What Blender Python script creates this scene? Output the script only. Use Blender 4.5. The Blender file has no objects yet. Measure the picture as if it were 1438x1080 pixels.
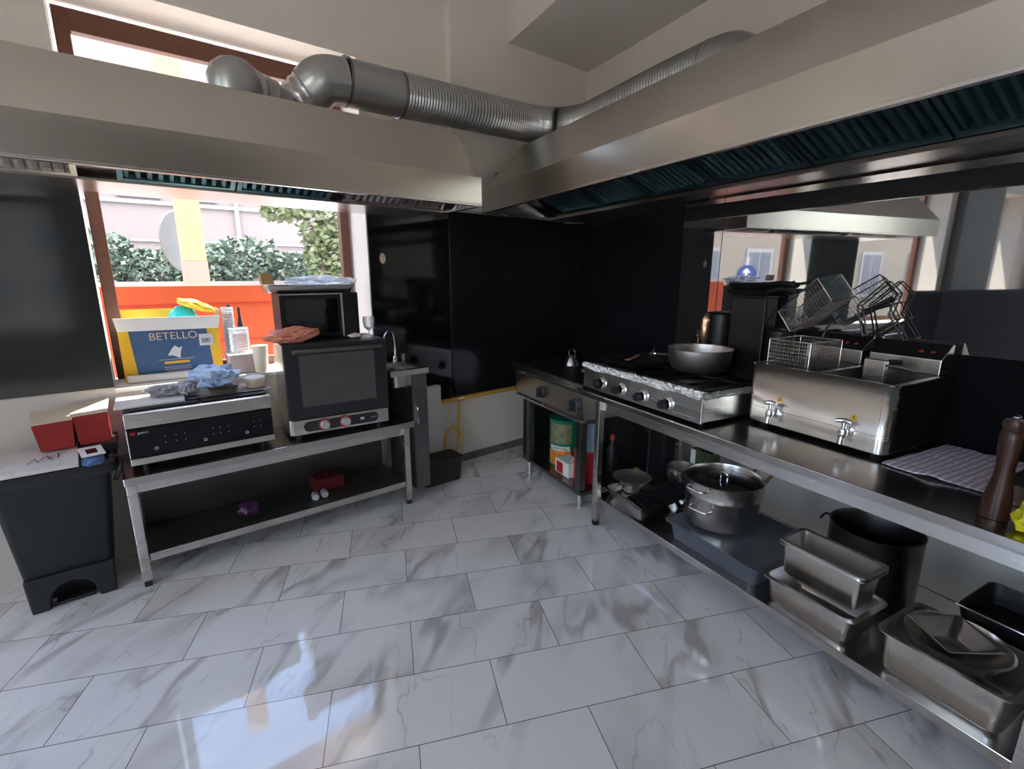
import bpy, bmesh, math, random
from mathutils import Vector, Matrix, noise
sc = bpy.context.scene
col = sc.collection
PI = math.pi

# ------------------------------------------------------------------ camera
H, YAW, PIT, ROL, FOC = 1.51531715, .674139855, .222580952, .0008117, 678.05492
cd = bpy.data.cameras.new('camera'); cam = bpy.data.objects.new('camera', cd); col.objects.link(cam)
fw = Vector((math.sin(YAW)*math.cos(PIT), math.cos(YAW)*math.cos(PIT), -math.sin(PIT)))
rt = Vector((math.cos(YAW), -math.sin(YAW), 0)); up = rt.cross(fw)
r2 = rt*math.cos(ROL)+up*math.sin(ROL); u2 = up*math.cos(ROL)-rt*math.sin(ROL)
mw = Matrix((r2, u2, -fw)).transposed().to_4x4(); mw.translation = Vector((0, 0, H))
cam.matrix_world = mw
cd.sensor_width = 36; cd.lens = FOC/1438*36; cd.clip_start = .02; cd.clip_end = 300
sc.camera = cam

# ------------------------------------------------------------------ sky, sun, exposure
w = bpy.data.worlds.new('world'); sc.world = w; w.use_nodes = True
wn = w.node_tree.nodes; wl = w.node_tree.links
sky = wn.new('ShaderNodeTexSky'); sky.sky_type = 'NISHITA'; sky.sun_disc = False
sky.sun_elevation = math.radians(62); sky.sun_rotation = math.radians(200); sky.dust_density = 3
bg = wn['Background']; bg.inputs['Strength'].default_value = .34
wl.new(sky.outputs[0], bg.inputs[0])
sd_ = bpy.data.lights.new('sun', 'SUN'); sd_.energy = 5.0; sd_.angle = math.radians(.6); sd_.color = (1, .95, .86)
sun = bpy.data.objects.new('sun', sd_); col.objects.link(sun)
sun.rotation_euler = Vector((-.35, -.30, -1.1)).to_track_quat('-Z', 'Y').to_euler(); sun.location = (0, 8, 10)
def portal(x0, x1, z0, z1, y, toward):
    l = bpy.data.lights.new('portal', 'AREA'); l.shape = 'RECTANGLE'; l.size = x1-x0; l.size_y = z1-z0
    l.cycles.is_portal = True
    o = bpy.data.objects.new('portal', l); col.objects.link(o)
    o.location = ((x0+x1)/2, y, (z0+z1)/2)
    o.rotation_euler = Vector((0, toward, 0)).to_track_quat('-Z', 'Z').to_euler()
portal(-.05, 1.3, .95, 2.8, 3.62, -1)
portal(-2.5, -.86, .95, 2.8, 3.62, -1)
portal(-2.4, -.6, .7, 2.5, -3.55, 1)
pl_ = bpy.data.lights.new('portal', 'AREA'); pl_.shape = 'RECTANGLE'; pl_.size = 5.6; pl_.size_y = 3.2; pl_.cycles.is_portal = True
po_ = bpy.data.objects.new('portal', pl_); col.objects.link(po_); po_.location = (-4.95, -.1, 1.75); po_.rotation_euler = Vector((1, 0, 0)).to_track_quat('-Z', 'Z').to_euler()
sc.view_settings.view_transform = 'Standard'; sc.view_settings.look = 'None'
sc.view_settings.exposure = 2.45; sc.view_settings.gamma = 1; sc.view_settings.use_curve_mapping = False
try:
    sc.cycles.use_denoising = True; sc.cycles.max_bounces = 10; sc.cycles.diffuse_bounces = 5
    sc.cycles.glossy_bounces = 6; sc.cycles.sample_clamp_indirect = 6; sc.cycles.caustics_refractive = False
except Exception: pass

# ------------------------------------------------------------------ frames
WY = 3.23
A = math.atan(.191); CX = 2.749+.191*WY
es = Vector((-math.sin(A), -math.cos(A), 0)); ed = Vector((-math.cos(A), math.sin(A), 0))
FR = Matrix(((es.x, ed.x, 0, CX), (es.y, ed.y, 0, WY), (0, 0, 1, 0), (0, 0, 0, 1)))   # (along wall, out from wall, up)
FL = Matrix.Identity(4)
def turned(fr, p, deg):            # a frame at p, turned about z
    return fr @ Matrix.Translation(p) @ Matrix.Rotation(math.radians(deg), 4, 'Z')

# ------------------------------------------------------------------ materials
MATS = {}
def mat(name, c, rough=.5, metal=0, var=.06, scale=8, bump=0, bscale=60, stretch=None, spec=.5, emit=0, alpha=1, trans=0, ior=1.45, coat=0, rvar=0):
    m = bpy.data.materials.new(name); m.use_nodes = True; MATS[name] = m
    n = m.node_tree.nodes; l = m.node_tree.links; b = n['Principled BSDF']
    b.inputs['Roughness'].default_value = rough; b.inputs['Metallic'].default_value = metal
    b.inputs['Specular IOR Level'].default_value = spec; b.inputs['IOR'].default_value = ior
    b.inputs['Transmission Weight'].default_value = trans; b.inputs['Alpha'].default_value = alpha
    b.inputs['Coat Weight'].default_value = coat
    tc = n.new('ShaderNodeTexCoord'); mp = n.new('ShaderNodeMapping'); l.new(tc.outputs['Object'], mp.inputs[0])
    if stretch: mp.inputs['Scale'].default_value = stretch
    nz = n.new('ShaderNodeTexNoise'); nz.inputs['Scale'].default_value = scale; nz.inputs['Detail'].default_value = 5
    l.new(mp.outputs[0], nz.inputs['Vector'])
    mx = n.new('ShaderNodeMixRGB'); mx.inputs[1].default_value = (*[max(0, v*(1-var)) for v in c], 1); mx.inputs[2].default_value = (*[min(1, v*(1+var)) for v in c], 1)
    l.new(nz.outputs['Fac'], mx.inputs[0]); l.new(mx.outputs[0], b.inputs['Base Color'])
    if rvar:
        mr = n.new('ShaderNodeMapRange'); mr.inputs[3].default_value = max(0, rough-rvar); mr.inputs[4].default_value = rough+rvar
        l.new(nz.outputs['Fac'], mr.inputs[0]); l.new(mr.outputs[0], b.inputs['Roughness'])
    if bump:
        nb = n.new('ShaderNodeTexNoise'); nb.inputs['Scale'].default_value = bscale; nb.inputs['Detail'].default_value = 3
        l.new(mp.outputs[0], nb.inputs['Vector'])
        bp = n.new('ShaderNodeBump'); bp.inputs['Strength'].default_value = bump; bp.inputs['Distance'].default_value = .01
        l.new(nb.outputs['Fac'], bp.inputs['Height']); l.new(bp.outputs[0], b.inputs['Normal'])
    if emit:
        b.inputs['Emission Strength'].default_value = emit; l.new(mx.outputs[0], b.inputs['Emission Color'])
    return m
mat('wall', (.76, .715, .64), .85, var=.04, scale=2, bump=.12, bscale=40)
mat('wall_dark', (.16, .14, .12), .8, var=.06, scale=2)  # dark tone put into the unseen walls to dim the hood reflections
mat('wall_low', (.72, .69, .65), .7, var=.07, scale=3, bump=.1)
mat('ceil', (.80, .77, .71), .9, var=.03, scale=2)
mat('column_grey', (.07, .075, .07), .6)
mat('steel', (.62, .60, .565), .27, 1, var=.03, scale=4, stretch=(.6, .6, 6), rvar=.015)
mat('steel_hood', (.60, .57, .52), .24, 1, var=.02, scale=3, stretch=(.3, .3, 8), rvar=.01)
mat('steel_top', (.50, .48, .46), .2, 1, var=.1, scale=6, rvar=.05)
mat('steel_shade', (.10, .098, .095), .4, .8, var=.1)  # steel darkened in colour for the shade under the left bench
mat('steel_pot', (.64, .61, .57), .26, 1, var=.02, scale=3)
mat('steel_wok', (.62, .58, .53), .36, 1, var=.05, scale=10)
mat('steel_dark', (.20, .19, .19), .3, 1, var=.2, scale=12)
mat('chrome', (.8, .8, .82), .07, 1, var=.02)
mat('galv', (.43, .44, .43), .32, 1, var=.05, scale=5)
mat('filter_reflect_teal', (.12, .22, .23), .3, .9, var=.3, scale=6)  # teal of the reflections put into the metal filters' colour
mat('black_glass', (.006, .006, .008), .04, spec=.62, var=.1)
mat('black_panel', (.008, .008, .010), .07, spec=.5, var=.15, rvar=.02)
mat('panel_reflect_grey', (.030, .034, .033), .09, spec=.6, var=.25, scale=3)  # grey base stands in for reflections on the black panel
mat('black_soft', (.012, .012, .014), .22, spec=.3, var=.2)
mat('mirror_black', (.03, .03, .032), .02, .0, spec=.5, ior=3.6, var=.1)
mat('black', (.012, .012, .013), .35, var=.3)
mat('black_iron', (.018, .017, .017), .45, .3, var=.4, scale=20, bump=.2)
mat('black_plastic', (.02, .021, .023), .4, var=.2)
mat('bin_grey', (.015, .018, .020), .42, var=.15, scale=6)
mat('panel_matt', (.008, .008, .009), .5, spec=.25, var=.1)
mat('rubber', (.02, .02, .02), .7)
mat('rubber_black', (.006, .006, .007), .85, spec=.1)
mat('white', (.8, .79, .77), .5, var=.05)
mat('white_plastic', (.75, .74, .70), .3, var=.05)
mat('cream_plastic', (.75, .68, .55), .4)
mat('paper', (.80, .77, .72), .8, var=.06)
mat('card_top', (.83, .82, .80), .7)
mat('card_blue', (.055, .12, .25), .55, var=.1)
mat('card_yellow', (.85, .50, .035), .55, var=.1)
mat('card_brown', (.48, .29, .13), .8, var=.15)
mat('print_white', (.7, .72, .75), .6)
mat('teal_plastic', (.03, .50, .55), .25, var=.25)
mat('yellow_plastic', (.85, .55, .05), .3, var=.25)
mat('yellow_cloth', (.72, .66, .02), .7, var=.2, bump=.3)
mat('red_paper', (.36, .025, .022), .6, var=.2)
mat('red_bag', (.78, .30, .20), .5, var=.25, scale=14)
mat('red', (.45, .02, .03), .4, var=.2)
mat('red_knob', (.40, .03, .02), .35)
mat('red_lamp', (.6, .06, .02), .3)
mat('beige', (.72, .60, .45), .7)
mat('blue_bag', (.45, .58, .80), .3, var=.25, scale=18)
mat('blue_glove', (.10, .20, .42), .3, var=.3)
mat('grey_bag', (.38, .36, .40), .35, var=.5, scale=12)
mat('clear_film', (.82, .86, .88), .12, trans=.55, alpha=.75, var=.1, scale=20)
mat('red_dark', (.12, .010, .014), .45, var=.2)
mat('purple_film', (.07, .02, .07), .3, var=.5, scale=15)
mat('foil', (.92, .90, .88), .3, 1, var=.15, bump=.9, bscale=90)
mat('copper', (.75, .45, .28), .3, .8, var=.2)
mat('wood_handle', (.42, .22, .09), .55, var=.2, stretch=(1, 1, 8))
mat('crate_dark', (.085, .095, .115), .25, var=.15)
mat('wood_mill', (.045, .015, .009), .3, var=.35, scale=10, stretch=(4, 4, .8))  # wood colour also darkened for the backlight
mat('wood_frame', (.14, .055, .032), .45, var=.3, scale=12, stretch=(1, 1, 6))
mat('wood_frame_light', (.42, .24, .10), .5, var=.25, scale=12)
mat('pinkish', (.62, .47, .45), .6)
mat('olive_tin', (.06, .085, .03), .4, var=.4)
mat('green_tin', (.012, .17, .10), .35, var=.15)
mat('tin_grey', (.55, .57, .6), .35, .5)
mat('orange_print', (.75, .22, .03), .5, var=.5, scale=30)
mat('food_print', (.20, .20, .10), .5, var=.8, scale=25)
mat('blue_pail', (.28, .36, .46), .4)
mat('yellow_pipe', (.72, .40, .04), .5, var=.15)
mat('juice', (.35, .32, .04), .3)
mat('granite_board', (.66, .62, .57), .5, var=.25, scale=40)
mat('skirt_grey', (.16, .155, .15), .6)
mat('glass', (1, 1, 1), .02, trans=1, ior=1.01, alpha=.12, var=0)
mat('drink_glass', (.9, .95, 1), .03, trans=.9, ior=1.45, alpha=.6, var=0)
mat('ext_pillar', (.29, .19, .10), .9, var=.06)
mat('ext_pink', (.26, .15, .12), .8, var=.06)
mat('ext_wall', (.145, .125, .118), .9, var=.05)
mat('ext_wall2', (.20, .18, .14), .9, var=.05)
mat('ext_white', (.27, .265, .265), .7)
mat('ext_glass', (.10, .12, .15), .1, var=.4)
mat('ext_roof', (.12, .13, .16), .8)
mat('ext_ground', (.42, .40, .38), .9, var=.15)
mat('orange_board', (.46, .075, .02), .5, var=.08, scale=3, trans=.0, emit=0)
mat('sign_grey', (.11, .112, .11), .5)
mat('sign_blue', (.012, .04, .17), .4)
mat('leaf', (.055, .085, .058), .7, var=.5, scale=6)
mat('leaf_light', (.075, .095, .04), .6, var=.5, scale=6)
mat('bark', (.16, .11, .08), .9, var=.3)
mat('car_white', (.7, .72, .74), .2, var=.03)

def floor_mat():
    m = bpy.data.materials.new('marble_floor'); m.use_nodes = True; n = m.node_tree.nodes; l = m.node_tree.links
    b = n['Principled BSDF']; b.inputs['Roughness'].default_value = .13; b.inputs['Specular IOR Level'].default_value = .8
    tc = n.new('ShaderNodeTexCoord'); mp = n.new('ShaderNodeMapping'); mp.vector_type = 'POINT'
    th = -.423
    mp.inputs['Rotation'].default_value = (0, 0, -th); l.new(tc.outputs['Object'], mp.inputs[0])
    mp2 = n.new('ShaderNodeMapping'); mp2.inputs['Location'].default_value = (60-.025-.3, 30-2.229, 0); l.new(mp.outputs[0], mp2.inputs[0])
    br = n.new('ShaderNodeTexBrick'); br.offset = .5; br.offset_frequency = 2; br.squash = 1; br.squash_frequency = 1
    for k, v in {'Scale': 1, 'Mortar Size': .0014, 'Mortar Smooth': 0, 'Bias': 0, 'Brick Width': .6, 'Row Height': .3}.items(): br.inputs[k].default_value = v
    br.inputs['Color1'].default_value = (0, 0, 0, 1); br.inputs['Color2'].default_value = (1, 1, 1, 1); br.inputs['Mortar'].default_value = (.5, .5, .5, 1)
    l.new(mp2.outputs[0], br.inputs[0])
    # each tile slides the stone by its own amount
    ml = n.new('ShaderNodeMath'); ml.operation = 'MULTIPLY'; ml.inputs[1].default_value = 37; l.new(br.outputs['Color'], ml.inputs[0])
    def math_(op, a, bb=None, c=None):
        q = n.new('ShaderNodeMath'); q.operation = op; l.new(a, q.inputs[0])
        if bb is not None: q.inputs[1].default_value = bb
        return q.outputs[0]
    def vein(scale, width, rot, strength, dist):
        mq = n.new('ShaderNodeMapping'); mq.vector_type = 'TEXTURE'; mq.inputs['Rotation'].default_value = (0, 0, rot); mq.inputs['Scale'].default_value = (3.0, 1, 1); l.new(mp2.outputs[0], mq.inputs[0])
        nz = n.new('ShaderNodeTexNoise'); nz.noise_dimensions = '4D'; nz.inputs['Scale'].default_value = scale; nz.inputs['Detail'].default_value = 4; nz.inputs['Roughness'].default_value = .5; nz.inputs['Distortion'].default_value = dist
        l.new(mq.outputs[0], nz.inputs['Vector']); l.new(ml.outputs[0], nz.inputs['W'])
        a = math_('SUBTRACT', nz.outputs['Fac'], .5); a = math_('ABSOLUTE', a)
        r = n.new('ShaderNodeMapRange'); r.interpolation_type = 'SMOOTHSTEP'; r.inputs[1].default_value = 0; r.inputs[2].default_value = width; r.inputs[3].default_value = strength; r.inputs[4].default_value = 0
        l.new(a, r.inputs[0]); return r.outputs[0]
    v1 = vein(1.9, .036, 1.10, .66, .35); v2 = vein(3.6, .008, 1.3, .35, .4); v3 = vein(1.3, .07, .95, .34, .2)
    msk = n.new('ShaderNodeTexNoise'); msk.noise_dimensions = '4D'; msk.inputs['Scale'].default_value = 2.2; l.new(mp2.outputs[0], msk.inputs['Vector']); l.new(ml.outputs[0], msk.inputs['W'])
    mr = n.new('ShaderNodeMapRange'); mr.inputs[1].default_value = .36; mr.inputs[2].default_value = .58; l.new(msk.outputs['Fac'], mr.inputs[0])
    ad = n.new('ShaderNodeMath'); ad.operation = 'MAXIMUM'; l.new(v1, ad.inputs[0]); l.new(v3, ad.inputs[1])
    mu = n.new('ShaderNodeMath'); mu.operation = 'MULTIPLY'; l.new(ad.outputs[0], mu.inputs[0]); l.new(mr.outputs[0], mu.inputs[1])
    ad2 = n.new('ShaderNodeMath'); ad2.operation = 'ADD'; ad2.use_clamp = True; l.new(mu.outputs[0], ad2.inputs[0])
    v2m = n.new('ShaderNodeMath'); v2m.operation = 'MULTIPLY'; l.new(v2, v2m.inputs[0]); l.new(mr.outputs[0], v2m.inputs[1]); l.new(v2m.outputs[0], ad2.inputs[1])
    c1 = n.new('ShaderNodeMixRGB'); c1.inputs[1].default_value = (.87, .86, .845, 1); c1.inputs[2].default_value = (.30, .275, .25, 1); l.new(ad2.outputs[0], c1.inputs[0])
    c2 = n.new('ShaderNodeMixRGB'); c2.inputs[2].default_value = (.10, .095, .09, 1); l.new(br.outputs['Fac'], c2.inputs[0]); l.new(c1.outputs[0], c2.inputs[1])
    l.new(c2.outputs[0], b.inputs['Base Color'])
    r2_ = n.new('ShaderNodeMapRange'); r2_.inputs[3].default_value = .03; r2_.inputs[4].default_value = .07; l.new(msk.outputs['Fac'], r2_.inputs[0]); l.new(r2_.outputs[0], b.inputs['Roughness'])
    return m
MATS['floor'] = floor_mat()
def check_mat(name, ca, cb, sx, sy):
    m = bpy.data.materials.new(name); m.use_nodes = True; n = m.node_tree.nodes; l = m.node_tree.links; b = n['Principled BSDF']; b.inputs['Roughness'].default_value = .9
    tc = n.new('ShaderNodeTexCoord'); sp = n.new('ShaderNodeSeparateXYZ'); mp = n.new('ShaderNodeMapping'); mp.inputs['Rotation'].default_value = (0, 0, A); l.new(tc.outputs['Object'], mp.inputs[0]); l.new(mp.outputs[0], sp.inputs[0])
    def stripes(o, s):
        a = n.new('ShaderNodeMath'); a.operation = 'MULTIPLY'; a.inputs[1].default_value = s; l.new(o, a.inputs[0])
        f = n.new('ShaderNodeMath'); f.operation = 'FRACT'; l.new(a.outputs[0], f.inputs[0])
        g = n.new('ShaderNodeMath'); g.operation = 'GREATER_THAN'; g.inputs[1].default_value = .5; l.new(f.outputs[0], g.inputs[0]); return g.outputs[0]
    s1 = stripes(sp.outputs[0], sx); s2 = stripes(sp.outputs[1], sy)
    ad = n.new('ShaderNodeMath'); ad.operation = 'ADD'; l.new(s1, ad.inputs[0]); l.new(s2, ad.inputs[1])
    h = n.new('ShaderNodeMath'); h.operation = 'MULTIPLY'; h.inputs[1].default_value = .5; l.new(ad.outputs[0], h.inputs[0])
    mx = n.new('ShaderNodeMixRGB'); mx.inputs[1].default_value = (*ca, 1); mx.inputs[2].default_value = (*cb, 1); l.new(h.outputs[0], mx.inputs[0]); l.new(mx.outputs[0], b.inputs['Base Color'])
    MATS[name] = m
check_mat('check_cloth', (.80, .77, .79), (.33, .24, .40), 45, 45)

# ------------------------------------------------------------------ mesh helpers
class MB:
    def __init__(s, fr=FL): s.b = bmesh.new(); s.fr = fr
    def v(s, p): return s.b.verts.new(s.fr @ Vector(p))
    def f(s, vs):
        try: return s.b.faces.new(vs)
        except ValueError: return None
    def hexa(s, p):     # p: 4 bottom, 4 top
        v = [s.v(q) for q in p]
        for q in ((0, 1, 2, 3), (4, 5, 6, 7), (0, 1, 5, 4), (1, 2, 6, 5), (2, 3, 7, 6), (3, 0, 4, 7)): s.f([v[i] for i in q])
        return s
    def box(s, x0, x1, y0, y1, z0, z1):
        return s.hexa([(x0, y0, z0), (x1, y0, z0), (x1, y1, z0), (x0, y1, z0), (x0, y0, z1), (x1, y0, z1), (x1, y1, z1), (x0, y1, z1)])
    def quad(s, *p): s.f([s.v(q) for q in p]); return s
    def prism(s, poly, axis, a, b):       # poly of 2D points extruded along axis 'x','y','z' from a to b
        def mk(u, v_, t): return {'x': (t, u, v_), 'y': (u, t, v_), 'z': (u, v_, t)}[axis]
        A_ = [s.v(mk(u, v_, a)) for u, v_ in poly]; B_ = [s.v(mk(u, v_, b)) for u, v_ in poly]
        s.f(A_); s.f(B_); n = len(poly)
        for i in range(n): s.f([A_[i], A_[(i+1) % n], B_[(i+1) % n], B_[i]])
        return s
    def tube(s, pts, r, seg=8, caps=True, closed=False):
        pts = [Vector(p) for p in pts]; n = len(pts); rs = r if isinstance(r, (list, tuple)) else [r]*n
        rings = []; prev = None
        for i, p in enumerate(pts):
            a = pts[(i-1) % n] if (i > 0 or closed) else p; c = pts[(i+1) % n] if (i < n-1 or closed) else p
            t = (c-a).normalized()
            if prev is None:
                ref = Vector((0, 0, 1)) if abs(t.z) < .9 else Vector((1, 0, 0)); nrm = t.cross(ref).normalized()
            else: nrm = (prev-t*prev.dot(t)).normalized()
            prev = nrm; bn = t.cross(nrm)
            rings.append([s.v(p+(nrm*math.cos(2*PI*k/seg)+bn*math.sin(2*PI*k/seg))*rs[i]) for k in range(seg)])
        for i in range(n if closed else n-1):
            a, c = rings[i], rings[(i+1) % n]
            for k in range(seg): s.f([a[k], a[(k+1) % seg], c[(k+1) % seg], c[k]])
        if caps and not closed: s.f(rings[0]); s.f(rings[-1])
        return s
    def lathe(s, c, prof, seg=32, axis=Vector((0, 0, 1)), sq=(1, 1)):
        c = Vector(c); q = axis.normalized().to_track_quat('Z', 'Y').to_matrix() if isinstance(axis, Vector) else axis
        rings = []
        for r, z in prof:
            if r < 1e-5: rings.append([s.v(c+q@Vector((0, 0, z)))]); continue
            rings.append([s.v(c+q@Vector((r*math.cos(2*PI*k/seg)*sq[0], r*math.sin(2*PI*k/seg)*sq[1], z))) for k in range(seg)])
        for a, b_ in zip(rings, rings[1:]):
            for k in range(seg):
                k2 = (k+1) % seg
                if len(a) == 1 and len(b_) > 1: s.f([a[0], b_[k], b_[k2]])
                elif len(b_) == 1 and len(a) > 1: s.f([a[k], a[k2], b_[0]])
                elif len(a) > 1: s.f([a[k], a[k2], b_[k2], b_[k]])
        return s
    def loft(s, secs, seg=5, cap0=True, cap1=False):   # sections (cx,cy,hx,hy,r,z) of rounded rectangles
        rings = []
        for cx, cy, hx, hy, r, z in secs:
            ring = []
            for qx, qy, a0 in ((1, 1, 0), (-1, 1, PI/2), (-1, -1, PI), (1, -1, 3*PI/2)):
                for k in range(seg+1):
                    a = a0+PI/2*k/seg; ring.append(s.v((cx+qx*(hx-r)+r*math.cos(a), cy+qy*(hy-r)+r*math.sin(a), z)))
            rings.append(ring)
        for a, b_ in zip(rings, rings[1:]):
            n = len(a)
            for k in range(n): s.f([a[k], a[(k+1) % n], b_[(k+1) % n], b_[k]])
        if cap0: s.f(rings[0])
        if cap1: s.f(rings[-1])
        return s
    def grid(s, fn, nu, nv):
        g = [[s.v(fn(i/nu, j/nv)) for j in range(nv+1)] for i in range(nu+1)]
        for i in range(nu):
            for j in range(nv): s.f([g[i][j], g[i+1][j], g[i+1][j+1], g[i][j+1]])
        return s
    def blob(s, c, rad, amp=.25, fr=6, sub=3, seed=0, flat=None):
        tmp = bmesh.new(); bmesh.ops.create_icosphere(tmp, subdivisions=sub, radius=1)
        mp = {}
        for v_ in tmp.verts:
            p = v_.co.copy(); k = 1+amp*.9*noise.noise(p*fr*.22+Vector((seed*7.3, 0, 0)))+amp*.75*(.35-abs(noise.noise(p*fr*.42+Vector((0, seed*3.1, 0))))*1.6)
            q = Vector((c[0]+p.x*k*rad[0], c[1]+p.y*k*rad[1], c[2]+p.z*k*rad[2]))
            if flat is not None and q.z < flat: q.z = flat
            mp[v_] = s.v(q)
        for f_ in tmp.faces: s.f([mp[v_] for v_ in f_.verts])
        tmp.free(); return s
OFF = {}
def obj(name, mb, m, parent=None, bevel=0, smooth=False, origin=None, solid=0, seg=2, recalc=True, stuff=False):
    b = mb.b
    if recalc: bmesh.ops.recalc_face_normals(b, faces=b.faces)
    if parent is not None: L = OFF[parent.name]
    else: L = Vector(origin) if origin is not None else base_of(b)
    for v_ in b.verts: v_.co -= L
    me = bpy.data.meshes.new(name); b.to_mesh(me); b.free()
    o = bpy.data.objects.new(name, me); col.objects.link(o)
    mm = m if isinstance(m, (list, tuple)) else [m]
    for q in mm: me.materials.append(MATS[q])
    if smooth:
        for p in me.polygons: p.use_smooth = True
    if parent is not None: o.parent = parent
    else: o.location = L
    OFF[o.name] = L
    if solid:
        md = o.modifiers.new('thick', 'SOLIDIFY'); md.thickness = solid; md.offset = 0
    if bevel:
        md = o.modifiers.new('bevel', 'BEVEL'); md.width = bevel; md.segments = seg; md.limit_method = 'ANGLE'; md.angle_limit = math.radians(35)
        md.harden_normals = False
    if smooth is True and not bevel:
        try: me.set_sharp_from_angle(angle=math.radians(38))
        except Exception: pass
    if stuff: o['kind'] = 'stuff'
    return o
def base_of(b):
    xs = [v_.co.x for v_ in b.verts]; ys = [v_.co.y for v_ in b.verts]; zs = [v_.co.z for v_ in b.verts]
    return Vector(((min(xs)+max(xs))/2, (min(ys)+max(ys))/2, min(zs)))
def thing(name, label, cat, p, fr=FL, group=None):
    o = bpy.data.objects.new(name, None); col.objects.link(o); o.empty_display_size = .05
    o.location = fr @ Vector(p); OFF[o.name] = o.location.copy()
    o['label'] = label; o['category'] = cat
    if group: o['group'] = group
    return o
def tag(o, label, cat, group=None):
    o['label'] = label; o['category'] = cat
    if group: o['group'] = group
    return o
def struct(name, mb, m, **k):
    o = obj(name, mb, m, origin=(0, 0, 0), **k); o['kind'] = 'structure'; o.name = name; return o
def dup(root, loc, label=None, rz=None):
    r = root.copy(); col.objects.link(r); r.location = loc
    if label: r['label'] = label
    if rz is not None: r.rotation_euler.z = rz
    for ch in list(root.children):
        c = ch.copy(); col.objects.link(c); c.parent = r
        for g in ch.children:
            d = g.copy(); col.objects.link(d); d.parent = c
    return r
def text(name, body, size, mtx, m, parent, depth=.0008):
    cu = bpy.data.curves.new(name, 'FONT'); cu.body = body; cu.size = size; cu.extrude = depth; cu.align_x = 'CENTER'; cu.align_y = 'CENTER'
    t = bpy.data.objects.new('tmp', cu); col.objects.link(t)
    me = bpy.data.meshes.new_from_object(t.evaluated_get(bpy.context.evaluated_depsgraph_get())); bpy.data.objects.remove(t); bpy.data.curves.remove(cu)
    me.transform(mtx); L = OFF[parent.name]; me.transform(Matrix.Translation(-L))
    me.materials.clear(); me.materials.append(MATS[m]); o = bpy.data.objects.new(name, me); col.objects.link(o); o.parent = parent; OFF[o.name] = L; return o
def plane_mtx(o, x, y):     # text matrix with local x,y axes in world
    x = Vector(x).normalized(); y = Vector(y).normalized(); z = x.cross(y); m = Matrix((x, y, z)).transposed().to_4x4(); m.translation = Vector(o); return m
def WR(s, d, z=0): return FR @ Vector((s, d, z))
def noisev(p, k=1): return noise.noise(Vector(p)*k)

# ================================================================== the room
CEIL = 3.55; XL = -4.7; YB = -3.3; WT = .35
b = MB(); b.box(XL-.2, 6.2, YB-.2, WY+WT, -.12, 0); struct('floor', b, 'floor')
b = MB(); b.box(XL-.2, 6.2, YB-.2, WY+WT, CEIL, CEIL+.12); struct('ceiling', b, 'ceil')
LWIN = (-2.9, 2.7, .15, 3.35)
openings = [(-.087, 1.339, .93, 2.83), (-2.5, -.86, .93, 2.83), (-4.2, -3.44, .93, 2.6)]
b = MB(); xs = XL
for x0, x1, z0, z1 in sorted(openings):
    b.box(xs, x0, WY, WY+WT, 0, CEIL); b.box(x0, x1, WY, WY+WT, 0, z0); b.box(x0, x1, WY, WY+WT, z1, CEIL); xs = x1
b.box(xs, CX+.2, WY, WY+WT, 0, CEIL)
bmesh.ops.remove_doubles(b.b, verts=b.b.verts, dist=.0005)
struct('wall_front', b, 'wall')
b = MB(FR); b.box(-.3, 6.9, -.2, 0, 0, CEIL); struct('wall_right', b, 'wall')
b = MB(); z0, z1 = LWIN[2], LWIN[3]; ys = [YB, -2.9, -.45, 1.05, 2.75, WY+WT]
for a_, c_ in ((0, 1), (2, 3), (4, 5)): b.box(XL-.2, XL, ys[a_], ys[c_], 0, CEIL)
for a_, c_ in ((1, 2), (3, 4)): b.box(XL-.2, XL, ys[a_], ys[c_], 0, z0); b.box(XL-.2, XL, ys[a_], ys[c_], z1, CEIL)
struct('wall_left', b, 'wall_dark')
for n_, (a_, c_) in enumerate(((-2.9, -.45), (1.05, 2.75))):  # unseen openings added and split to light the room from the left
    b = MB()
    for y in (a_, (a_+c_)/2-.03, c_-.06): b.box(XL-.16, XL-.1, y, y+.06, z0, z1)
    b.box(XL-.16, XL-.1, a_, c_, z0, z0+.06); b.box(XL-.16, XL-.1, a_, c_, z1-.06, z1); fr5 = struct('window_%d' % (5+n_), b, 'white')
    b = MB(); b.box(XL-.135, XL-.13, a_+.06, c_-.06, z0+.06, z1-.06); obj('window_pane', b, 'glass', fr5)
b = MB(); b.box(XL, -2.4, YB-.2, YB, 0, CEIL); b.box(-.6, 3.0, YB-.2, YB, 0, CEIL); b.box(-2.4, -.6, YB-.2, YB, 0, .7); b.box(-2.4, -.6, YB-.2, YB, 2.5, CEIL)
struct('wall_back', b, 'wall_dark')
b = MB(FR); b.box(0, 6.6, 0, .84, 3.19, CEIL); struct('trim_1', b, 'wall')      # lowered beam along the right wall
b = MB(); b.box(1.99, CX, WY-.06, WY, 1.985, CEIL); struct('trim_4', b, 'wall')
b = MB(); b.box(1.34, CX-.03, WY-.012, WY, 0, .06); struct('baseboard_front', b, 'skirt_grey')
b = MB(FR); b.box(0.03, 6.6, 0, .012, 0, .06); struct('baseboard_right', b, 'skirt_grey')
b = MB(); b.box(-3.42, -2.62, 3.12, WY, 0, CEIL); struct('trim_2', b, 'column_grey')     # dark pier
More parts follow.
